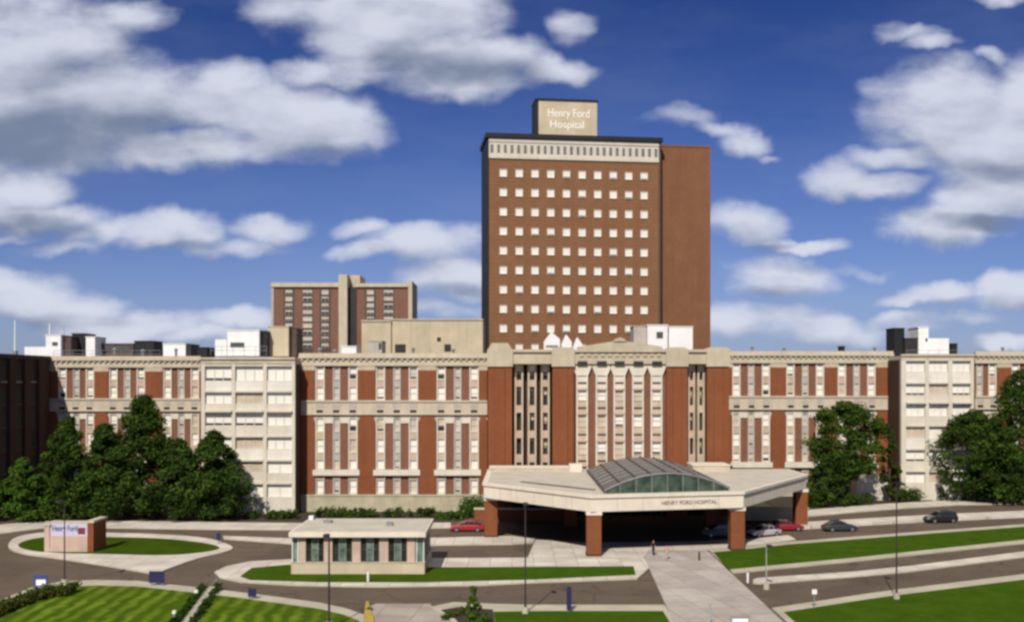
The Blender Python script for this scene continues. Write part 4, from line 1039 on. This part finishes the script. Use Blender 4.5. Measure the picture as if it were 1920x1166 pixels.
# near-left hedge: olive strip along the kerb
rnd = random.Random(77); b = MB()
hp = [Vector(G(-30, 1158, .15)), Vector(G(20, 1135, .15)), Vector(G(80, 1114, .15)), Vector(G(135, 1106, .15))]
for i in range(240):
    k = rnd.random() * 3; j = int(k); p = hp[j].lerp(hp[j + 1], k - j)
    leafy(b, (p.x + rnd.uniform(-.2, 1.2), p.y - rnd.uniform(.2, 2.6), .15 + rnd.uniform(.1, .8)), .4, 24, .15, M[rnd.choice(('leaf_olive', 'leaf_olive', 'leaf_mid'))], rnd)
t = thing('hedge', 'low olive hedge along the curved kerb at the bottom left corner', 'hedge', (hp[1].x, hp[1].y, .15))
b.build('foliage', t)
# shrubs in the centre bed
for k, (u, v, lab) in enumerate(((842, 1158, 'small dark shrub nearest the driveway in the mulch bed'), (866, 1152, 'small dark shrub beside the young tree in the mulch bed'), (908, 1165, 'low green shrub right of the young tree'))):
    x, y = G(u, v, .15); hedge('shrub', lab, x - .6, x + .5, y - .4, y + .4, .6, ['leaf_olive', 'leaf_mid'], 60 + k, n=9, leaf=.12, z=.16, group='small shrubs in the mulch bed')

# narrow path with handrail through the left lawn
pa, pb = Vector(G(398, 1100, .15)), Vector(G(330, 1190, .15))
d = (pb - pa).normalized(); nrm = Vector((-d.y, d.x))
def strip(o0, o1, a=pa, b_=pb): return [tuple(a + nrm * o0), tuple(b_ + nrm * o0), tuple(b_ + nrm * o1), tuple(a + nrm * o1)]
sheet('garden_path', strip(-.3, .35), .1, .215, M['kerb'])
for s_, lab in ((-1, 'dark leaf strip standing for shadow on the right side of the narrow garden path'), (1, 'dark leaf strip standing for shadow on the left side of the narrow garden path')):
    rnd = random.Random(90 + s_); b = MB()  # dark leaves laid where only shadow falls along the path
    for i in range(90):
        k = rnd.random(); p = pa.lerp(pb, k * .98 + .01) + nrm * (-s_ * rnd.uniform(.5, .95))
        leafy(b, (p.x, p.y, .17 + rnd.uniform(.05, .45)), .26, 20, .12, M['leaf_dark'], rnd)
    m_ = pa.lerp(pb, .5) - nrm * s_ * .7
    t = thing('hedge', lab, 'hedge', (m_.x, m_.y, .17), group='leafy shadow strips beside the garden path'); b.build('foliage', t)
t = thing('handrail', 'thin pale handrail beside the narrow garden path in the left lawn', 'handrail', (pa.x, pa.y, .2))
rail = MB().tube((*(pa - nrm * -.42), 1.05), (*(pb - nrm * -.42), 1.05), .03, .03, M['pole_grey'], 6).build('rail', t)
for k in range(6):
    p = pa.lerp(pb, k / 5 * .98 + .01) + nrm * .42
    MB().tube((p.x, p.y, .15), (p.x, p.y, 1.05), .025, .025, M['pole_grey'], 6).build('post', t)
for k, (u, v, lab) in enumerate(((327, 1158, 'white stubby path light low on the striped lawn, left of the garden path'), (368, 1118, 'white stubby path light near the kerb at the top of the garden path'))):
    x, y = G(u, v, .17); t = thing('path_light', lab, 'light', (x, y, .17), group='path lights on the left lawn')
    MB().tube((x, y, .15), (x, y, .55), .10, .10, M['pole_grey'], 10).build('post', t)
    MB().tube((x, y, .55), (x, y, .80), .2, .17, M['lens'], 10).build('lamp_head', t)

# ------------------------------------------------------------------ LAMP POSTS, SIGNS
def lamp_post(label, u, v, vt, z0=.15, mat='pole', twin=False, r=.08):
    x, y = G(u, v, z0); h = Z(vt, y)
    t = thing('street_lamp', label, 'street lamp', (x, y, z0), group='lamp posts along the drive')
    MB().tube((x, y, z0 - .1), (x, y, z0 + .55), .30, .28, M['kerb'], 12).build('footing', t)
    MB().tube((x, y, z0 + .55), (x, y, h), r, r * .62, M[mat], 10).build('pole', t)
    MB().tube((x, y, z0 + .55), (x, y, z0 + .8), r * 1.6, r * 1.3, M[mat], 10).build('collar', t)
    for s in ((-1, 1) if twin else (1,)):
        MB().tube((x, y, h - .15), (x, y - s * .9, h), .05, .05, M[mat], 6).build('arm', t)
        hd = MB().box(x - .2, x + .2, y - s * 1.6 if s > 0 else y + .8, y - .8 if s > 0 else y + 1.6, h - .06, h + .14, M['dark_metal'])
        hd.box(x - .15, x + .15, (y - s * 1.2) - .3, (y - s * 1.2) + .3, h - .075, h - .061, M['lens'])
        hd.build('lamp_head', t)
    return t
lamp_post('dark lamp post at the kerb in front of the brick monument sign', 121, 1096, 938)
lamp_post('dark lamp post rising in front of the booth windows', 617, 1178, 1000, r=.1)
lamp_post('dark lamp post between the booth and the walkway, before the canopy', 985, 1149, 942)
lamp_post('dark lamp post on the right-hand lawn kerb, before the right cream block', 1681, 1122, 905)
lamp_post('pale slim lamp post beside the walkway at the right road', 1437, 1104, 1020, z0=0.0, mat='pole_grey', r=.07)

def post_sign(label, u, v, w, h, z0, mat, posth, back='grey_metal', cat='sign', name='road_sign', group='blue signs along the drive', face=None):
    x, y = G(u, v, z0); t = thing(name, label, cat, (x, y, z0), group=group)
    for dx in ((-w * .35, w * .35) if w > .7 else (0,)):
        MB().box(x + dx - .04, x + dx + .04, y + .03, y + .11, z0 - .05, z0 + posth + h * .8, M[back]).build('post', t)
    MB().box(x - w / 2, x + w / 2, y - .04, y + .025, z0 + posth, z0 + posth + h, M[mat]).build('panel', t)
    if face:
        MB().box(x - w * face[0], x + w * face[1], y - .05, y - .043, z0 + posth + h * face[2], z0 + posth + h * face[3], M['white']).build('panel_face', t)
    return t
post_sign('square blue sign with a white centre at the left lawn kerb', 77, 1104, 1.35, 1.1, .15, 'bluesign', .25, face=(.34, .34, .12, .62))
post_sign('broad dark navy sign at the kerb before the tip of the sign island', 294, 1097, 1.5, 1.15, .15, 'navy', .25)
post_sign('small dark sign at the kerb right of the garden path', 473, 1122, .75, .75, .15, 'navy', .2)
post_sign('small dark sign at the right tip of the oval sign island', 410, 1018, .5, .85, .15, 'navy', .4)
post_sign('tall narrow blue sign at the kerb before the centre lawn', 1067, 1146, .42, 2.0, .15, 'navy', .15)
post_sign('small white sign on a thin post at the edge of the right-hand lawn', 1527, 1140, .42, .42, .15, 'white', 1.25, group='white signs by the walkway')
post_sign('low grey framed board at the bottom of the walkway', 1388, 1182, 1.5, .9, .165, 'grey_metal', .25, group='white signs by the walkway', face=(.42, .42, .1, .82))
x, y = G(1331, 1172, .165)
t = thing('bollard', 'slim grey post standing in the middle of the walkway near the bottom', 'bollard', (x, y, .165))
MB().tube((x, y, .15), (x, y, 1.9), .09, .08, M['pole_grey'], 10).build('post', t); MB().ball((x, y, 1.93), .11, M['pole_grey']).build('cap', t)
for k, (u, v, lab) in enumerate(((690, 1090, 'small pale bollard on the grass in front of the booth'), (1402, 1091, 'short pale bollard on the tip of the right road divider'), (1311, 1050, 'small dark post at the right edge of the walkway near the plaza'))):
    x, y = G(u, v, .15); t = thing('bollard', lab, 'bollard', (x, y, .15), group='short bollards by the drive')
    MB().tube((x, y, .1), (x, y, 1.0), .11, .11, M['white_metal'] if k < 2 else M['pole'], 10).build('post', t)
    MB().ball((x, y, 1.0), .12, M['white_metal'] if k < 2 else M['pole']).build('cap', t)
# low walls near the entrance
t = thing('planter_wall', 'low brick planter wall with stone cap under the left end of the canopy', 'wall', (0, 147.5, 0))
MB().box(-5.4, 7.2, 147.2, 148.0, 0, 1.6, M['brick']).build('wall', t); MB().box(-5.5, 7.3, 147.1, 148.1, 1.6, 1.8, M['stone']).build('coping', t)
t = thing('planter_wall', 'low tan stone wall under the right end of the canopy', 'wall', (38, 148, 0))
MB().box(33.6, 42.6, 147.4, 148.4, 0, 1.7, M['beige']).build('wall', t); MB().box(33.5, 42.7, 147.3, 148.5, 1.7, 1.9, M['stone']).build('coping', t)

t = thing('annex', 'low cream stone annex wall behind the trunk of the round-topped tree', 'wall', (X(1640, 172), 172, 0))
MB().box(X(1606, 172), X(1668, 172), 172, 175, 0, 4.1, M['cream']).build('wall', t); MB().box(X(1605, 172), X(1669, 172), 171.9, 175.1, 4.1, 4.35, M['stone']).build('coping', t)

# ------------------------------------------------------------------ CARS
def make_car(label, x, y, rz, body, suv=False):
    t = thing('car', label, 'car', (x, y, 0.0), rz, group='cars by the entrance', local=True)
    L, Wd = 4.6, .9
    H = 1.68 if suv else 1.45
    st = [(-2.3, .78, .42, .66), (-2.2, .85, .30, .82), (-1.6, .9, .24, .93), (-.6, .9, .22, .96), (.6, .9, .22, .95), (1.3, .9, .24, .90), (1.9, .88, .27, .80), (2.2, .82, .32, .68), (2.3, .74, .42, .58)]
    if suv: st = [(a, b, c, d + .14 if a < 1.0 else d + .10) for a, b, c, d in st]
    rings = []
    for sx, w, zb, zt in st:
        rings.append([(sx, -w + .06, zb), (sx, w - .06, zb), (sx, w, zb + .12), (sx, w, zt - .16), (sx, w - .09, zt - .03), (sx, w - .22, zt), (sx, -w + .22, zt), (sx, -w + .09, zt - .03), (sx, -w, zt - .16), (sx, -w, zb + .12)])
    bm = MB().loft(rings, body)
    # roof shell
    zb = 1.02 if suv else .90
    if suv: cab = [(-2.15, .74, zb, zb + .02), (-1.95, .72, zb, H - .12), (-1.2, .70, zb, H), (.1, .69, zb, H - .02), (.45, .68, zb, H - .14), (1.15, .72, zb - .04, zb)]
    else: cab = [(-1.85, .72, zb, zb + .03), (-1.1, .68, zb, H - .10), (-.6, .66, zb, H), (.05, .66, zb, H - .01), (.4, .66, zb, H - .14), (1.2, .72, zb - .04, zb)]
    rr = []
    for sx, w, a, z in cab:
        k = max(.02, z - a)
        rr.append([(sx, -w - .10, a - .04), (sx, w + .10, a - .04), (sx, w + .10 * (1 - min(1, k)), a + k * .85), (sx, w - .08, z), (sx, -w + .08, z), (sx, -w - .10 * (1 - min(1, k)), a + k * .85)])
    top = MB()
    top.loft(rr, body, lambda a, b: body if b == 3 and 1 <= a <= 3 else M['car_glass'] if b in (1, 5) or (b == 3) else body)
    bm.build('body', t, smooth=False)
    pl = top
    for sy in (-1, 1):
        for px in (-1.0, -.25, .35):
            pl.box(px - .04, px + .04, sy * .73 - .05, sy * .73 + .05, zb, H - .12, body)
    pl.build('cabin', t)
    for wx in (-1.42, 1.38):
        for sy in (-1, 1):
            yy = sy * .83
            wh = MB().tube((wx, yy - .11, .33), (wx, yy + .11, .33), .33, .33, M['tyre'], 18).build('wheel', t)
            MB().tube((wx, yy - .115 if sy < 0 else yy + .07, .33), (wx, yy - .07 if sy < 0 else yy + .115, .33), .2, .2, M['rim'], 14).build('rim', wh)
    for sy in (-1, 1):
        MB().ball((2.2, sy * .6, .60 + (.1 if suv else 0)), .13, M['headlight'], 8, (.7, 1.4, .7)).build('headlight', t)
        MB().ball((-2.26, sy * .66, .70), .11, M['taillight'], 8, (.6, 1.3, 1)).build('tail_light', t)
        MB().ball((.75, sy * .98, .98 + (.1 if suv else 0)), .09, body, 8, (.7, 1, .8)).build('wing_mirror', t)
    MB().box(2.24, 2.33, -.45, .45, .36, .50, M['dark_metal']).build('grille', t)
    MB().box(-2.36, -2.26, -.5, .5, .42, .52, M['dark_metal']).build('bumper', t)
    return t
CR = paint('red_car_paint', (0.30, 0.022, 0.022), .3, .5); CR2 = paint('dark_red_car_paint', (0.24, 0.012, 0.020), .3, .5)
CB = paint('charcoal_car_paint', (0.035, 0.038, 0.045), .3, .5); CK = paint('black_car_paint', (0.012, 0.012, 0.012), .3, .5)
CS = paint('pale_silver_car_paint', (0.50, 0.44, 0.44), .3, .5, .3); CN = paint('blue_grey_car_paint', (0.07, 0.08, 0.13), .3, .5)
make_car('bright red car behind the left rear canopy pillar', X(876, 137), 137, R(180), CR)
make_car('dark red car behind the right rear canopy pillar', X(1474, 137.5), 137.6, R(4), CR2)
make_car('charcoal car on the right drive, nearer the canopy of the two there', X(1574, 137.2), 137.2, R(8), CB)
make_car('black car on the right drive, farther from the canopy of the two there', X(1766, 145), 145.5, R(188), CK, True)
make_car('pale silver car nosing out beside the right front canopy pillar', X(1432, 132.5), 132.6, R(205), CS)
make_car('blue-grey car in the shade under the canopy', X(1350, 132), 132.2, R(184), CN, True)

# ------------------------------------------------------------------ PEOPLE
def person(label, x, y, z, rz, top, legs, hair_long=False):
    t_me = bpy.data.meshes.new('person')
    V = []; E = []; RD = []
    def add(p, r, parent=None):
        V.append(p); RD.append(r); i = len(V) - 1
        if parent is not None: E.append((parent, i))
        return i
    pel = add((0, 0, .95), .135)
    wst = add((0, .0, 1.08), .12, pel); ch = add((0, .0, 1.30), .15, wst); sh = add((0, .01, 1.42), .12, ch); nk = add((0, 0, 1.52), .055, sh); hd0 = add((0, -.01, 1.60), .08, nk); hd = add((0, -.015, 1.68), .098, hd0); hd1 = add((0, -.005, 1.75), .075, hd)
    for s, sw in ((-1, .16), (1, -.14)):
        hp_ = add((s * .09, 0, .90), .105, pel); kn = add((s * .10, -.03 - sw * .3, .50), .062, hp_); an = add((s * .10, -sw, .09), .042, kn); add((s * .11, -sw - .12, .045), .038, an)
        so_ = add((s * .18, .01, 1.41), .062, sh); el = add((s * .24, .03 + sw * .25, 1.13), .045, so_); wr = add((s * .25, -.06 + sw * .6, .90), .03, el); pm = add((s * .25, -.075 + sw * .7, .835), .036, wr)
        for k in range(4):
            f1 = add((s * .25, -.105 + k * .021 + sw * .75, .79), .011, pm); add((s * (.243), -.105 + k * .02 + sw * .78, .745 - (.012 if k in (1, 2) else 0)), .009, f1)
        th = add((s * .235, -.115 + sw * .7, .82), .012, pm); add((s * .228, -.13 + sw * .72, .78), .010, th)
    t_me.from_pydata(V, E, [])
    ob = bpy.data.objects.new('person', t_me); COL.objects.link(ob)
    md = ob.modifiers.new('skin', 'SKIN')
    for i, sv in enumerate(t_me.skin_vertices[0].data): sv.radius = (RD[i], RD[i] * (.75 if i in (pel, wst, ch, sh) else 1)); sv.use_root = (i == 0)
    sd_ = ob.modifiers.new('sub', 'SUBSURF'); sd_.levels = 1; sd_.render_levels = 1
    bpy.context.view_layer.update()
    me = bpy.data.meshes.new_from_object(ob.evaluated_get(bpy.context.evaluated_depsgraph_get()))
    ob.modifiers.clear(); ob.data = me
    me.materials.clear()
    for m in (M['skin'], top, legs, M['shoe']): me.materials.append(m)
    for p in me.polygons:
        c = p.center; ax = abs(c.x)
        p.material_index = 3 if c.z < .1 else 0 if (c.z > 1.47 or (ax > .19 and c.z < 1.18)) else 2 if (c.z < 1.0) else 1
        p.use_smooth = True
    ob.location = (x, y, z); ob.rotation_euler = (0, 0, rz)
    tag(ob, label, 'person', 'people on the plaza')
    h = MB().ball((0, .02, 1.71), .112, M['hair'], 12, (.95, 1.0, .92))
    if hair_long: h.ball((0, .06, 1.60), .09, M['hair'], 10, (1, .7, 1.3))
    h.build('hair', ob, off=(0, 0, 0))
    return ob
x, y = G(1225, 1041, .165); person('person in black clothes walking at the head of the walkway', x, y, .165, R(20), M['cloth_black'], M['cloth_black'])
x, y = G(1251, 1049, .165); person('person in a pink top and beige trousers on the walkway', x, y, .165, R(200), M['cloth_pink'], M['cloth_beige'], True)

# ------------------------------------------------------------------ SKY, SUN
SUN_EL, SUN_AZ = R(41), R(15)       # behind the viewer, slightly to the left
w = bpy.data.worlds.new('World'); scene.world = w; w.use_nodes = True
nt = w.node_tree; bg = nt.nodes['Background']; out = nt.nodes['World Output']
skyt = N(nt, 'ShaderNodeTexSky', sky_type='NISHITA'); skyt.sun_disc = False; skyt.sun_elevation = SUN_EL; skyt.sun_rotation = math.pi + SUN_AZ
skyt.altitude = 200; skyt.air_density = 1.0; skyt.dust_density = 0.6; skyt.ozone_density = 2.0
tc = N(nt, 'ShaderNodeTexCoord')
sep = N(nt, 'ShaderNodeSeparateXYZ'); nt.links.new(tc.outputs['Generated'], sep.inputs[0])
ay = math_node(nt, 'MAXIMUM', math_node(nt, 'ABSOLUTE', sep.outputs[1]), 0.08)
px_ = math_node(nt, 'DIVIDE', sep.outputs[0], ay); pz_ = math_node(nt, 'DIVIDE', sep.outputs[2], ay)
cmb = N(nt, 'ShaderNodeCombineXYZ'); nt.links.new(px_, cmb.inputs[0]); nt.links.new(pz_, cmb.inputs[1])
P0 = cmb.outputs[0]
CLOUDS = [(40, 90, 190, 115), (190, 190, 190, 110), (90, 262, 180, 60), (430, 190, 120, 62), (560, 235, 140, 72), (640, 235, 70, 58), (330, 280, 190, 42), (-60, 200, 150, 150),
          (740, 40, 170, 75), (850, 40, 110, 60), (850, 125, 150, 62), (700, 120, 110, 36, .8), (590, 130, 80, 26, .7), (1035, 130, 75, 28, .75), (540, 22, 80, 44, .45), (1062, 42, 34, 26, .38), (255, 18, 60, 24, .42),
          (60, 350, 85, 48), (70, 405, 110, 30), (-30, 380, 80, 60), (170, 430, 80, 22, .5), (320, 432, 95, 36, .9), (505, 430, 70, 24, .75), (420, 462, 110, 16, .5), (110, 460, 60, 12, .4), (20, 440, 60, 10, .5),
          (20, 548, 110, 50), (120, 580, 120, 40), (230, 605, 170, 34), (470, 602, 60, 22, .8), (370, 630, 90, 14, .7),
          (800, 458, 100, 34, .85), (700, 474, 70, 16, .6), (860, 520, 85, 40, .9), (800, 580, 110, 18, .5), (680, 430, 40, 12, .35),
          (1410, 262, 58, 28, .7), (1350, 240, 60, 14, .5), (1260, 220, 60, 18, .3), (1450, 295, 24, 8, .4), (1390, 425, 80, 42), (1490, 462, 90, 14, .85), (1450, 520, 95, 38, .75), (1420, 600, 130, 30, .65), (1560, 612, 110, 26, .6), (1610, 505, 50, 10, .35),
          (1765, 205, 130, 78), (1870, 280, 150, 125), (1690, 300, 70, 20, .6), (1640, 350, 85, 26, .75), (1590, 330, 60, 26, .45), (1790, 425, 130, 40), (1860, 370, 120, 60), (1700, 70, 60, 14, .5), (1745, 88, 50, 14, .55), (1660, 60, 34, 12, .4), (1865, 112, 30, 9, .4), (1890, 6, 50, 13, .5), (1975, 230, 120, 120),
          (1760, 542, 80, 22, .85), (1690, 552, 50, 12, .6), (1895, 542, 70, 28, .9), (1885, 632, 60, 18, .8), (1690, 595, 90, 14, .5), (1760, 585, 110, 10, .4)]
DARK = [(60, 255, 230, 75, 1.0), (200, 225, 200, 70, .8), (90, 150, 160, 60, .35), (330, 262, 130, 30, .55), (600, 285, 90, 22, .35), (860, 125, 170, 50, .85), (760, 10, 110, 18, .35), (980, 130, 90, 36, .5), (60, 425, 140, 24, .75), (1840, 420, 150, 22, .9), (1870, 310, 110, 30, .5), (1810, 350, 90, 20, .35), (1440, 548, 120, 18, .5), (1420, 466, 110, 9, .6), (330, 462, 120, 12, .45), (120, 605, 150, 20, .45), (850, 548, 100, 14, .4), (1770, 565, 110, 9, .5)]
def blob_field(tree, vec, blobs, start, smooth, grow=1.0):
    a_ = None
    for bl in blobs:
        u, v, rx, ry = bl[:4]; amp = bl[4] if len(bl) > 4 else 1.0
        cx_, cy_ = (u - CX) / F, (CY - v) / F
        rx, ry = rx * grow / F, ry * grow / F
        m_ = N(tree, 'ShaderNodeVectorMath', operation='MULTIPLY_ADD'); tree.links.new(vec, m_.inputs[0]); m_.inputs[1].default_value = (1 / rx, 1 / ry, 0); m_.inputs[2].default_value = (-cx_ / rx, -cy_ / ry, 0)
        d_ = N(tree, 'ShaderNodeVectorMath', operation='DOT_PRODUCT'); tree.links.new(m_.outputs[0], d_.inputs[0]); tree.links.new(m_.outputs[0], d_.inputs[1])
        val = math_node(tree, 'MULTIPLY_ADD', d_.outputs['Value'], -amp, amp)
        if a_ is None: a_ = math_node(tree, 'MAXIMUM', val, start)
        else:
            sm = N(tree, 'ShaderNodeMath', operation='SMOOTH_MAX'); tree.links.new(a_, sm.inputs[0]); tree.links.new(val, sm.inputs[1]); sm.inputs[2].default_value = smooth; a_ = sm.outputs[0]
    return a_
grp = bpy.data.node_groups.new('cloud_field', 'ShaderNodeTree')
grp.interface.new_socket('Vector', in_out='INPUT', socket_type='NodeSocketVector'); grp.interface.new_socket('Value', in_out='OUTPUT', socket_type='NodeSocketFloat'); grp.interface.new_socket('Smooth', in_out='OUTPUT', socket_type='NodeSocketFloat')
gi = grp.nodes.new('NodeGroupInput'); go = grp.nodes.new('NodeGroupOutput')
def warp(tree, vec, scale, amp, detail):
    wn = N(tree, 'ShaderNodeTexNoise'); wn.inputs['Scale'].default_value = scale; wn.inputs['Detail'].default_value = detail; tree.links.new(vec, wn.inputs['Vector'])
    ws = N(tree, 'ShaderNodeVectorMath', operation='MULTIPLY_ADD'); tree.links.new(wn.outputs['Color'], ws.inputs[0]); ws.inputs[1].default_value = (amp[0], amp[1], 0)
    wa = N(tree, 'ShaderNodeVectorMath', operation='ADD'); tree.links.new(vec, wa.inputs[0]); wa.inputs[1].default_value = (-amp[0] / 2, -amp[1] / 2, 0)
    tree.links.new(wa.outputs[0], ws.inputs[2]); return ws.outputs[0]
wv = warp(grp, gi.outputs[0], 7, (.08, .045), 3)
wv = warp(grp, wv, 26, (.030, .024), 5)
acc = blob_field(grp, wv, CLOUDS, -1.2, .35, 1.13)
fn = N(grp, 'ShaderNodeTexNoise'); fn.inputs['Scale'].default_value = 16; fn.inputs['Detail'].default_value = 8; fn.inputs['Roughness'].default_value = .55
fv = N(grp, 'ShaderNodeVectorMath', operation='MULTIPLY'); grp.links.new(gi.outputs[0], fv.inputs[0]); fv.inputs[1].default_value = (.7, 1.5, 1); grp.links.new(fv.outputs[0], fn.inputs['Vector'])
den = math_node(grp, 'ADD', math_node(grp, 'MULTIPLY', acc, 1.55), math_node(grp, 'MULTIPLY', math_node(grp, 'SUBTRACT', fn.outputs['Fac'], .5), 2.7))
grp.links.new(den, go.inputs[0]); grp.links.new(acc, go.inputs[1])
def field(vec):
    g = N(nt, 'ShaderNodeGroup'); g.node_tree = grp; nt.links.new(vec, g.inputs[0]); return g.outputs
off = N(nt, 'ShaderNodeVectorMath', operation='ADD'); nt.links.new(P0, off.inputs[0]); off.inputs[1].default_value = (-.006, .020, 0)
f0 = field(P0); f1 = field(off.outputs[0])
mask = N(nt, 'ShaderNodeMapRange', interpolation_type='SMOOTHSTEP'); nt.links.new(f0[0], mask.inputs[0]); mask.inputs[1].default_value = -.50; mask.inputs[2].default_value = 1.25
dk = blob_field(nt, warp(nt, P0, 9, (.08, .04), 3), DARK, 0.0, .2)
edge = math_node(nt, 'SUBTRACT', f1[0], f0[0])
sh = math_node(nt, 'ADD', math_node(nt, 'MULTIPLY', dk, .85), math_node(nt, 'MULTIPLY', edge, .30))
sh = math_node(nt, 'ADD', sh, math_node(nt, 'MULTIPLY', math_node(nt, 'SUBTRACT', noise(nt, P0, 14, 5, .5, (1, 2.2, 1)), .42), 1.0))
shade = N(nt, 'ShaderNodeMapRange', interpolation_type='SMOOTHSTEP'); nt.links.new(sh, shade.inputs[0]); shade.inputs[1].default_value = -.32; shade.inputs[2].default_value = 1.0
cc = mixc(nt, shade.outputs[0], (6.9, 7.2, 8.3), (1.95, 2.4, 3.5))
# clear sky, deepened towards the zenith like a polarised blue
tint = N(nt, 'ShaderNodeMapRange'); nt.links.new(pz_, tint.inputs[0]); tint.inputs[1].default_value = 0.0; tint.inputs[2].default_value = .38
tcol = mixc(nt, tint.outputs[0], (.42, .49, .84), (.135, .222, .52))
blue = mixc(nt, 1.0, skyt.outputs[0], tcol, 'MULTIPLY')
veil = math_node(nt, 'MULTIPLY', ramp(nt, noise(nt, P0, 5, 6, .6, (.6, 2.0, 1)), .42, .75), .10)
low = N(nt, 'ShaderNodeMapRange'); nt.links.new(pz_, low.inputs[0]); low.inputs[1].default_value = .26; low.inputs[2].default_value = .03
veil = math_node(nt, 'ADD', veil, math_node(nt, 'MULTIPLY', low.outputs[0], .12))
blue = mixc(nt, veil, blue, (4.6, 5.2, 6.6))
vis = mixc(nt, math_node(nt, 'MULTIPLY', mask.outputs[0], .94), blue, cc)
hi = N(nt, 'ShaderNodeMapRange', interpolation_type='SMOOTHSTEP'); nt.links.new(sep.outputs[2], hi.inputs[0]); hi.inputs[1].default_value = .45; hi.inputs[2].default_value = .70
fill_clouds = math_node(nt, 'MULTIPLY', hi.outputs[0], ramp(nt, noise(nt, tc.outputs['Generated'], 3.0, 6), .38, .62))  # unseen bright clouds overhead, added to raise the fill light
nt.links.new(mixc(nt, fill_clouds, vis, (8.0, 8.0, 8.4)), bg.inputs['Color'])
bg.inputs['Strength'].default_value = 0.1
w.cycles.sampling_method = 'MANUAL'; w.cycles.sample_map_resolution = 256

sl = bpy.data.lights.new('sun', 'SUN'); sl.energy = 5.0; sl.angle = R(.53); sl.color = (1.0, .94, .83)
so2 = bpy.data.objects.new('sun', sl); COL.objects.link(so2)
to = Vector((-math.sin(SUN_AZ) * math.cos(SUN_EL), -math.cos(SUN_AZ) * math.cos(SUN_EL), math.sin(SUN_EL)))
so2.rotation_euler = (-to).to_track_quat('-Z', 'Y').to_euler(); so2.location = to * 300

# ------------------------------------------------------------------ CAMERA
cd = bpy.data.cameras.new('camera'); cam = bpy.data.objects.new('camera', cd); COL.objects.link(cam)
cam.location = (0, 0, CAM_H); cam.rotation_euler = (R(90), 0, 0)
cd.sensor_width = 36; cd.lens = 36; cd.shift_y = (CY - 583) / 1920; cd.clip_end = 20000; cd.clip_start = .5
scene.camera = cam
scene.view_settings.view_transform = 'Standard'; scene.view_settings.look = 'None'; scene.view_settings.exposure = 0
scene.cycles.max_bounces = 6; scene.cycles.transparent_max_bounces = 6; scene.cycles.diffuse_bounces = 3
scene.cycles.filter_width = 2.8
